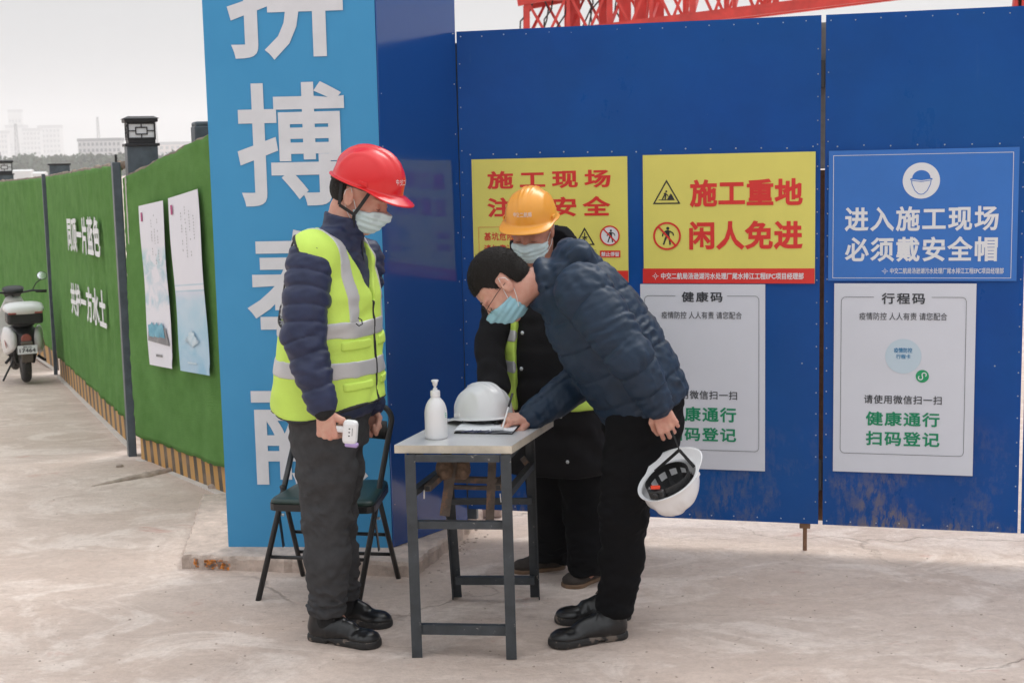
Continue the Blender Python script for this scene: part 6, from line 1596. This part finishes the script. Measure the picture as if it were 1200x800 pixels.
# ------------------------------------------------------------------ man bending over the table in the dark blue padded jacket
def man_blue():
    F_ = norm(np.array([-.97, -.24, 0.])); L_ = norm(np.array([.24, -.97, 0.]))
    o = thing('person', 'bareheaded man in dark blue padded jacket and mask bending over the table to write', 'person', tuple(G(700, 738)))
    Yc_ = 4.965; hip = P(752, 480, Yc_); chest = P(697, 376, Yc_); nb = P(648, 326, Yc_)
    A_ = norm(nb-hip+np.array([0, 0, -.0])); A_ = norm(P(672, 330, Yc_)-hip); B_ = norm(F_-A_*np.dot(F_, A_)); L2 = np.cross(A_, B_)
    L2 = L2 if L2 @ L_ > 0 else -L2
    shN, shF = P(684, 342, 4.775), P(676, 350, 5.12); elN, wrN = P(739, 420, 4.665), P(769, 472, 4.69); elF, wrF = P(690, 440, 5.16), P(624, 487, 5.03)
    kN, kF = P(730, 600, 4.86), P(733, 600, 5.04); aN, aF = P(721, 708, 4.87), P(722, 698, 5.05); hN, hF = P(748, 500, 4.88), P(748, 500, 5.05)
    hc_ = P(589, 335, 4.965); Fh0 = np.array([-.70, 0, -.71]); ya = math.radians(10); Fh = norm(np.array([-.56, -.10, -.82])); Uh = norm(np.array([-.82, 0, .56]))
    f = Fld(); f.cap(hip, chest, .10, .10, .03); f.cap(chest, nb, .10, .055, .05)
    for a, b_, c_ in ((shN, elN, wrN), (shF, elF, wrF)): f.cap(chest, a, .06, .045, .03); f.chain([a, b_, c_], [.042, .036, .026], .02)
    for a, b_, c_ in ((hN, kN, aN), (hF, kF, aF)): f.chain([hip, a, b_, c_], [.08, .07, .05, .032], .03)
    W_, R = head_ops(f, hc_, Fh, Uh, 1.01, nb, .056)
    wh = P(771, 475, 4.70)
    hand_ops(f, wh, (.42, -.05, -.90), -L_*.25+np.array([.1, .95, 0]), np.array([-.8, -.3, -.4])*1.0, [(42, 62, 35), (45, 66, 38), (48, 68, 38), (50, 66, 36)], [(.7, .35, .55), (.85, .45, .1), (.85, .5, -.1)], .96)
    ww = P(622, 489, 5.02); tipp = G(588, 504, ZTAB+.006)
    tips = hand_ops(f, ww, P(592, 493, 4.99)-ww+np.array([0, 0, .004]), np.array([0, .25, -1.]), np.array([-.1, -1, .12]), [(38, 48, 22), (52, 62, 35), (62, 70, 40), (66, 72, 42)], [(.72, .42, .55), (.90, .42, .05), (.95, .35, -.25)], .98)
    lo, hi = bbox([hc_, aN, aF, wh, ww, shN, shF, tipp], .14)
    skin('body', f, lo, hi, .0031, 'skin', o, 1)
    mask(o, W_, R, 1.01, 'mask_blue'); brows(o, W_, 1.01); hair_cap(o, W_, R, 1.01, 0)
    # spectacles
    b = MB()
    for sg in (1, -1):
        pts = [W_(.101+.0*math.cos(a), sg*(.031)+.0235*math.cos(a), .000+.0165*math.sin(a)) for a in np.linspace(0, 2*math.pi, 21)[:-1]]; b.tube(pts, .0011, 5, closed=True)
    b.tube([W_(.101, .0085, .003), W_(.104, 0, .006), W_(.101, -.0085, .003)], .0011, 5)
    for sg in (1, -1): b.tube([W_(.101, sg*.0545, .004), W_(.094, sg*.064, .005), W_(.03, sg*.078, .006), W_(-.012, sg*.083, .002)], .0012, 5)
    build('spectacles', b, 'black_trim', o, smooth=True)
    # trousers
    t = Fld(); t.loft(hip, -Zv, norm(np.array([F_[0], F_[1], 0])), L_, [(-.06, -.01, 0, .125, .175), (.03, -.005, 0, .135, .18), (.13, 0, 0, .120, .172)], .04)
    t.chain([hN, P(742, 550, 4.87), kN, P(729, 655, 4.87), aN], [.115, .108, .082, .075, .068], .03); t.chain([hF, P(742, 550, 5.04), kF, P(729, 655, 5.05), aF], [.112, .104, .080, .072, .064], .025)
    n1_ = wnoise(61, Zv, (.04, .12), .0055, 14, .6); n2_ = wnoise(62, Zv+F_*.5, (.018, .04), .0026, 10, .4); za = aN[2]
    t.disp = lambda P_: n1_(P_)+n2_(P_)*(.4+1.8*np.exp(-((P_[:, 2]-za-.04)/.06)**2)+1.0*np.exp(-((P_[:, 2]-kN[2])/.09)**2))
    t.fn(lambda P_: (za-.040)-P_[:, 2], .004, 'i')
    lo, hi = bbox([hip, hN, hF, aN, aF, kN, kF], .18); skin('trousers', t, lo, hi, .005, 'black_cloth', o, 1)
    shoe(o, G(737, 745), G(645, 757), .102, .105, 'shoe_leather', 'sole_black', 15); shoe(o, G(741, 724), G(652, 729), .100, .105, 'shoe_leather', 'sole_black', 16)
    # padded jacket
    Lt = (nb-hip) @ A_
    def bc(px, py): return float((P(px, py, Yc_)-hip) @ B_)
    def tc(px, py): return float((P(px, py, Yc_)-hip) @ A_)
    st = []
    for (bx, by, fx, fy, hw) in ((806, 452, 716, 508, .20), (790, 412, 693, 478, .215), (764, 366, 660, 430, .212), (738, 330, 645, 402, .205), (710, 300, 640, 368, .185), (690, 284, 638, 340, .135)):
        tb_, tf_ = tc(bx, by), tc(fx, fy); bb, bf = bc(bx, by), bc(fx, fy); st.append(((tb_+tf_)/2, (bb+bf)/2, 0, abs(bf-bb)/2, hw))
    st = sorted(st); print('stations', [tuple(round(x, 2) for x in q) for q in st])
    j = Fld(); j.loft(hip, A_, B_, L2, st, .03, e=2.2, capk=.03)
    SN = [(shN, .100), (P(712, 379, 4.71), .088), (elN, .078), (P(756, 448, 4.675), .066), (wrN, .054)]
    SF = [(shF, .095), (elF, .075), (P(655, 466, 5.09), .064), (wrF, .052)]
    j.chain([a for a, _ in SN], [b_ for _, b_ in SN], .012); j.chain([a for a, _ in SF], [b_ for _, b_ in SF], .02)
    # hood gathered behind the neck, stand collar in front
    hd0 = P(664, 308, Yc_)
    j.ell(P(671, 301, Yc_), (.070, .150, .062), np.stack([A_, L2, B_]), .025); j.ell(P(652, 318, Yc_), (.045, .128, .078), np.stack([norm(A_+B_*.4), L2, norm(B_-A_*.4)]), .014)
    j.ell(P(640, 348, Yc_), (.050, .088, .062), np.stack([A_, L2, B_]), .02)
    j.ell(P(641, 336, Yc_), (.046, .098, .108), np.stack([norm(np.array([.97, 0, .22])), np.array([0, 1., 0]), norm(np.array([-.22, 0, .97]))]), .02); j.cap(W_(-.03, 0, -.03), P(640, 336, Yc_), .066, .058, .010, 's')
    j.chain([P(706, 301, 4.84), P(676, 312, 4.79), P(652, 340, 4.80), P(640, 372, 4.83)], [.004, .007, .007, .004], .014, 's')
    axN = norm(wrN-shN); wa = wnoise(71, axN, (.016, .045), .0030, 18, .32, 1.0); wb = wnoise(72, A_+B_*.3, (.018, .055), .0026, 16, .40, 1.0); wc = wnoise(73, norm(wrF-elF), (.025, .05), .0035, 10, .5, .8)
    def jd(P_):
        out = np.zeros(len(P_))
        sN = (P_-shN) @ axN; lat = (P_-hip) @ L2
        arm = sstep(.13, .20, lat); out = wa(P_)*arm+wb(P_)*(1-arm)*.9+wc(P_)*.7
        best = np.full(len(P_), 9.); tt = np.zeros(len(P_)); s0 = 0
        for (a, ra), (b_, rb) in zip(SN[:-1], SN[1:]):
            ba = b_-a; l = np.linalg.norm(ba); h_ = np.clip((P_-a) @ ba/l**2, 0, 1); dd = np.linalg.norm(P_-a-h_[:, None]*ba, axis=1)-(ra+(rb-ra)*h_); m = dd < best; best[m] = dd[m]; tt[m] = s0+h_[m]*l; s0 += l
        q1 = np.abs(np.sin(math.pi*(tt+.03)/.088+.18*np.sin(P_ @ np.array([22., 11, 15])))); wq = sstep(.035, .005, best); out = out+wq*(.0045*q1**.6-.0025-.0052*np.exp(-(q1*.028/.0055)**2))
        q2 = np.abs(np.sin(math.pi*((P_-hip) @ A_+.03)/.115+.2*np.sin(P_ @ np.array([13., 21, 10])))); out = out+(1-wq)*(.003*q2**.6-.0015-.0045*np.exp(-(q2*.0366/.0055)**2))
        return out
    j.disp = jd
    lo, hi = bbox([shN, shF, elN, wrN, elF, wrF, hip, P(806, 452, Yc_), P(671, 290, Yc_), P(640, 370, Yc_)], .13); skin('jacket', j, lo, hi, .0050, 'teal_nylon', o, 1)
    # pen in the fingers
    pn = thing('pen', 'thin white pen with black cap held by the writing hand', 'pen', tuple(tipp)); top = P(600.5, 461, 5.06)
    b = MB(); b.tube([tipp, tipp+(top-tipp)*.06, tipp+(top-tipp)*.62], [.0008, .0036, .0038], 8); build('barrel', b, 'white_plastic', pn, smooth=True)
    b = MB(); b.tube([tipp+(top-tipp)*.62, top], [.0043, .0040], 8); build('cap', b, 'black_plastic', pn, smooth=True)
    # helmet hanging by its strap from the near hand
    hh = thing('safety_helmet', 'white safety helmet hanging upside down by its strap from the bending man', 'helmet', (0, 0, 0))
    make_helmet(hh, 'helmet_white', full=True); c = P(788, 572, 4.66)
    # local z (crown) points down and a little towards the camera's left, the opening is seen from above
    Uv = norm(np.array([.38, .27, -.88])); Fv = norm(np.array([.42, .80, .42])); frame_obj(hh, c-Uv*.035, Fv, Uv); hh.scale = (.88, .88, .88)
    grip = P(783, 496, 4.70); m_ = wmat(hh)
    def HW(x, y, z): return np.array((m_ @ Vector((x, y, z)))[:])
    j0 = P(796, 527, 4.67)
    b = MB(); b.bar(grip+np.array([0, 0, .01]), j0, .005, .002, (0, 1, 0)); x1 = build('chin_strap', b, 'webbing', hh)
    for q in (HW(.07, .085, .0), HW(.07, -.085, .0)):
        b = MB(); b.bar(j0, q, .011, .002, (0, 1, 0)); build('chin_strap', b, 'webbing', hh)
    b = MB(); b.box(HW(-.104, .0, -.045), (.03, .012, .010)); build('ratchet_dial', b, 'red_plastic', hh)
    return o
man_blue(); print('man blue', time.time()-T0)

# ------------------------------------------------------------------ man behind, orange helmet, long black coat
def man_orange():
    F_ = norm(np.array([-.42, -.91, 0.])); L_ = norm(np.array([.91, -.42, 0.]))
    o = thing('person', 'man in orange helmet and black coat standing behind the bending man', 'person', tuple(G(660, 676)))
    Yc_ = 5.60; O = P(646, 545, Yc_); neck = P(632, 312, 5.56)
    shR, shL = P(592, 345, 5.60), P(693, 340, 5.62); elR, wrR = P(573, 405, 5.52), P(580, 462, 5.38); elL, wrL = P(714, 415, 5.66), P(726, 472, 5.60)
    kR, kL = P(646, 600, 5.66), P(688, 600, 5.55); aR, aL = P(645, 655, 5.70), P(688, 668, 5.50); hR, hL = P(640, 490, 5.66), P(676, 490, 5.58)
    hc_ = P(623, 270, 5.50); pt = math.radians(20); Fx = norm(np.array([-.30, -.95, 0])); Fh = np.array([Fx[0]*math.cos(pt), Fx[1]*math.cos(pt), -math.sin(pt)])
    f = Fld(); f.cap(P(655, 480, Yc_), P(645, 360, Yc_), .10, .11, .03); f.cap(P(645, 360, Yc_), neck, .11, .06, .05)
    for a, b_, c_ in ((shR, elR, wrR), (shL, elL, wrL)): f.cap(P(643, 350, Yc_), a, .06, .045, .03); f.chain([a, b_, c_], [.042, .036, .026], .02)
    for a, b_, c_ in ((hR, kR, aR), (hL, kL, aL)): f.chain([P(655, 480, Yc_), a, b_, c_], [.08, .07, .05, .035], .03)
    W_, R = head_ops(f, hc_, Fh, Zv, 1.0, neck)
    hand_ops(f, wrR, (.05, -.5, -.7), np.array([.3, .6, -.5]), np.array([.8, -.2, .1]), [(30, 40, 25)]*4, [(.7, .4, .6), (.8, .4, .2), (.9, .3, .0)], .96)
    hand_ops(f, wrL, (-.05, -.5, -.8), np.array([-.3, .6, -.5]), np.array([-.8, -.2, .1]), [(30, 40, 25)]*4, [(.7, .4, .6), (.8, .4, .2), (.9, .3, .0)], .96)
    lo, hi = bbox([hc_, aR, aL, wrR, wrL, shR, shL], .15); skin('body', f, lo, hi, .0045, 'skin_ruddy', o, 1)
    mask(o, W_, R, 1.0, 'mask_pale'); brows(o, W_, 1.0)
    g = Fld(); g.ell(W_(-.014, 0, .025), np.array([.096, .083, .085]), R, .01); g.fn(lambda P_: np.maximum(((P_-hc_) @ R[0])+.005, -.04-((P_-hc_) @ R[2])), .006, 'i'); skin('hair', g, hc_-.15, hc_+.15, .0045, 'hair', o)
    t = Fld(); t.chain([hR, kR, aR], [.12, .088, .075], .03); t.chain([hL, kL, aL], [.12, .090, .078], .03)
    n1_ = wnoise(81, Zv, (.04, .12), .006, 14, .6); n2_ = wnoise(82, Zv, (.02, .045), .003, 10, .4); za = min(aR[2], aL[2]); t.disp = lambda P_: n1_(P_)+n2_(P_)*(.5+1.5*np.exp(-((P_[:, 2]-za-.05)/.07)**2))
    zR, zL = aR[2], aL[2]; t.fn(lambda P_: .045-P_[:, 2], .004, 'i')
    lo, hi = bbox([hR, hL, aR, aL], .16); skin('trousers', t, lo, hi, .006, 'black_cloth', o, 1)
    shoe(o, G(660, 666), G(606, 671), .100, .095, 'shoe_suede', 'sole_tan', 25, .020, True, False); shoe(o, G(704, 676), G(667, 689), .100, .095, 'shoe_suede', 'sole_tan', 26, .020, True, False)
    j = Fld(); H = neck[2]-O[2]
    def lc(px, py): return float((P(px, py, Yc_)-O) @ L_)
    st = [(-.02, 0, lc(652, 545), .165, .225), (.25, 0, lc(650, 460), .160, .215), (.48, 0, lc(645, 390), .150, .21), (.62, 0, lc(642, 345), .125, .175), (.70, 0, lc(640, 325), .10, .13), (.76, 0, lc(638, 310), .08, .09)]
    j.loft(O, Zv, F_, L_, st, .03)
    SR = [(shR, .078), (elR, .056), (wrR-norm(wrR-elR)*.03, .062)]; SL = [(shL, .088), (elL, .076), (wrL-norm(wrL-elL)*.03, .060)]
    j.chain([a for a, _ in SR], [b_ for _, b_ in SR], .02); j.chain([a for a, _ in SL], [b_ for _, b_ in SL], .02)
    # tall fur collar standing open round the neck
    nk = P(638, 322, 5.58); ax = norm(np.array([-.05, -.12, 1.]))
    def coll(P_):
        q = P_-nk; t_ = q @ ax; w = q-t_[:, None]*ax; rr = np.sqrt((w**2).sum(1)+1e-9); fr = w @ Fx; return np.maximum(np.maximum(np.abs(rr-.098-.12*t_)-.018, np.abs(t_-.055-.35*np.maximum(0, -fr))-.075), fr-.062)
    j.fn(coll, .012, 'u', nk, .28); wn = wnoise(91, Zv, (.04, .12), .0055, 14, .8); j.disp = wn
    lo, hi = bbox([shR, shL, wrR, wrL, elR, elL, O, nk+Zv*.12, O+L_*.25, O-L_*.25], .13); ct = skin('coat', j, lo, hi, .006, 'black_coat', o, 1)
    # open hi-vis vest over the coat: only its two front edges and shoulders
    def vest(gr, extra=None):
        v = Fld(); v.loft(O, Zv, F_, L_, [(a, b_, c2, d_+.024+gr, e_+.010+gr) for a, b_, c2, d_, e_ in st[1:]], .03)
        cl = lc(612, 400); cr = lc(690, 400)
        def open_(P_): q = P_-O; l = q @ L_; fr = q @ F_; return np.maximum(.01-fr, np.maximum(cl+.020-l, l-cr))
        v.fn(lambda P_: -open_(P_), .004, 'i')
        def arms(P_):
            out = np.full(len(P_), 9.)
            for (a, _), (b_, _) in ((SR[0], SR[1]), (SL[0], SL[1])): ba = b_-a; h_ = np.clip((P_-a) @ ba/(ba @ ba), 0, 1); out = np.minimum(out, np.linalg.norm(P_-a-h_[:, None]*ba, axis=1)-.066)
            return -out
        v.fn(arms, .004, 'i'); v.fn(lambda P_: .20-(P_-O)[:, 2], .004, 'i')
        if extra is not None: v.fn(extra, .001, 'i')
        v.disp = wnoise(92, Zv, (.04, .12), .003, 8, .7); return v
    lo, hi = bbox([O+Zv*.2, O+Zv*.78, O+L_*.28, O-L_*.28, O+F_*.24, O-F_*.24], .02); vs = skin('vest', vest(0), lo, hi, .005, 'hivis', o, 1)
    for py in (396, 432): z0 = P(595, py, 5.43)[2]-O[2]; skin('reflective_band', vest(.003, lambda P_, z0=z0: np.abs((P_-O)[:, 2]-z0)-.024), lo, hi, .005, 'reflective', vs, 1)
    b = MB()
    for px, py in ((611, 432), (612, 390), (657, 488), (665, 541)): 
        Yb = 5.41; dome_pts(b, P(px, py, Yb), F_, .008, .004)
    build('snap_buttons', b, 'rivet', ct, kind='stuff')
    ho = thing('safety_helmet', 'orange safety helmet with pale lettering worn by the man standing behind', 'helmet', (0, 0, 0)); make_helmet(ho, 'helmet_orange', '中交二航局')
    ho.scale = (.91, .91, .91); frame_obj(ho, hc_+Zv*.050+Fx*.004, np.array([Fx[0]*math.cos(math.radians(14)), Fx[1]*math.cos(math.radians(14)), -math.sin(math.radians(14))]), Zv)
    return o
man_orange(); print('man orange', time.time()-T0)
# the helmet lying on the table: peak to the left, resting on its rim
frame_obj(h1, P(567, 495, 5.12)*np.array([1, 1, 0])+np.array([0, 0, ZTAB+.026]), np.array([-.62, .78, -.10]), np.array([-.06, .14, 1])); h1.scale = (.92, .92, .95)
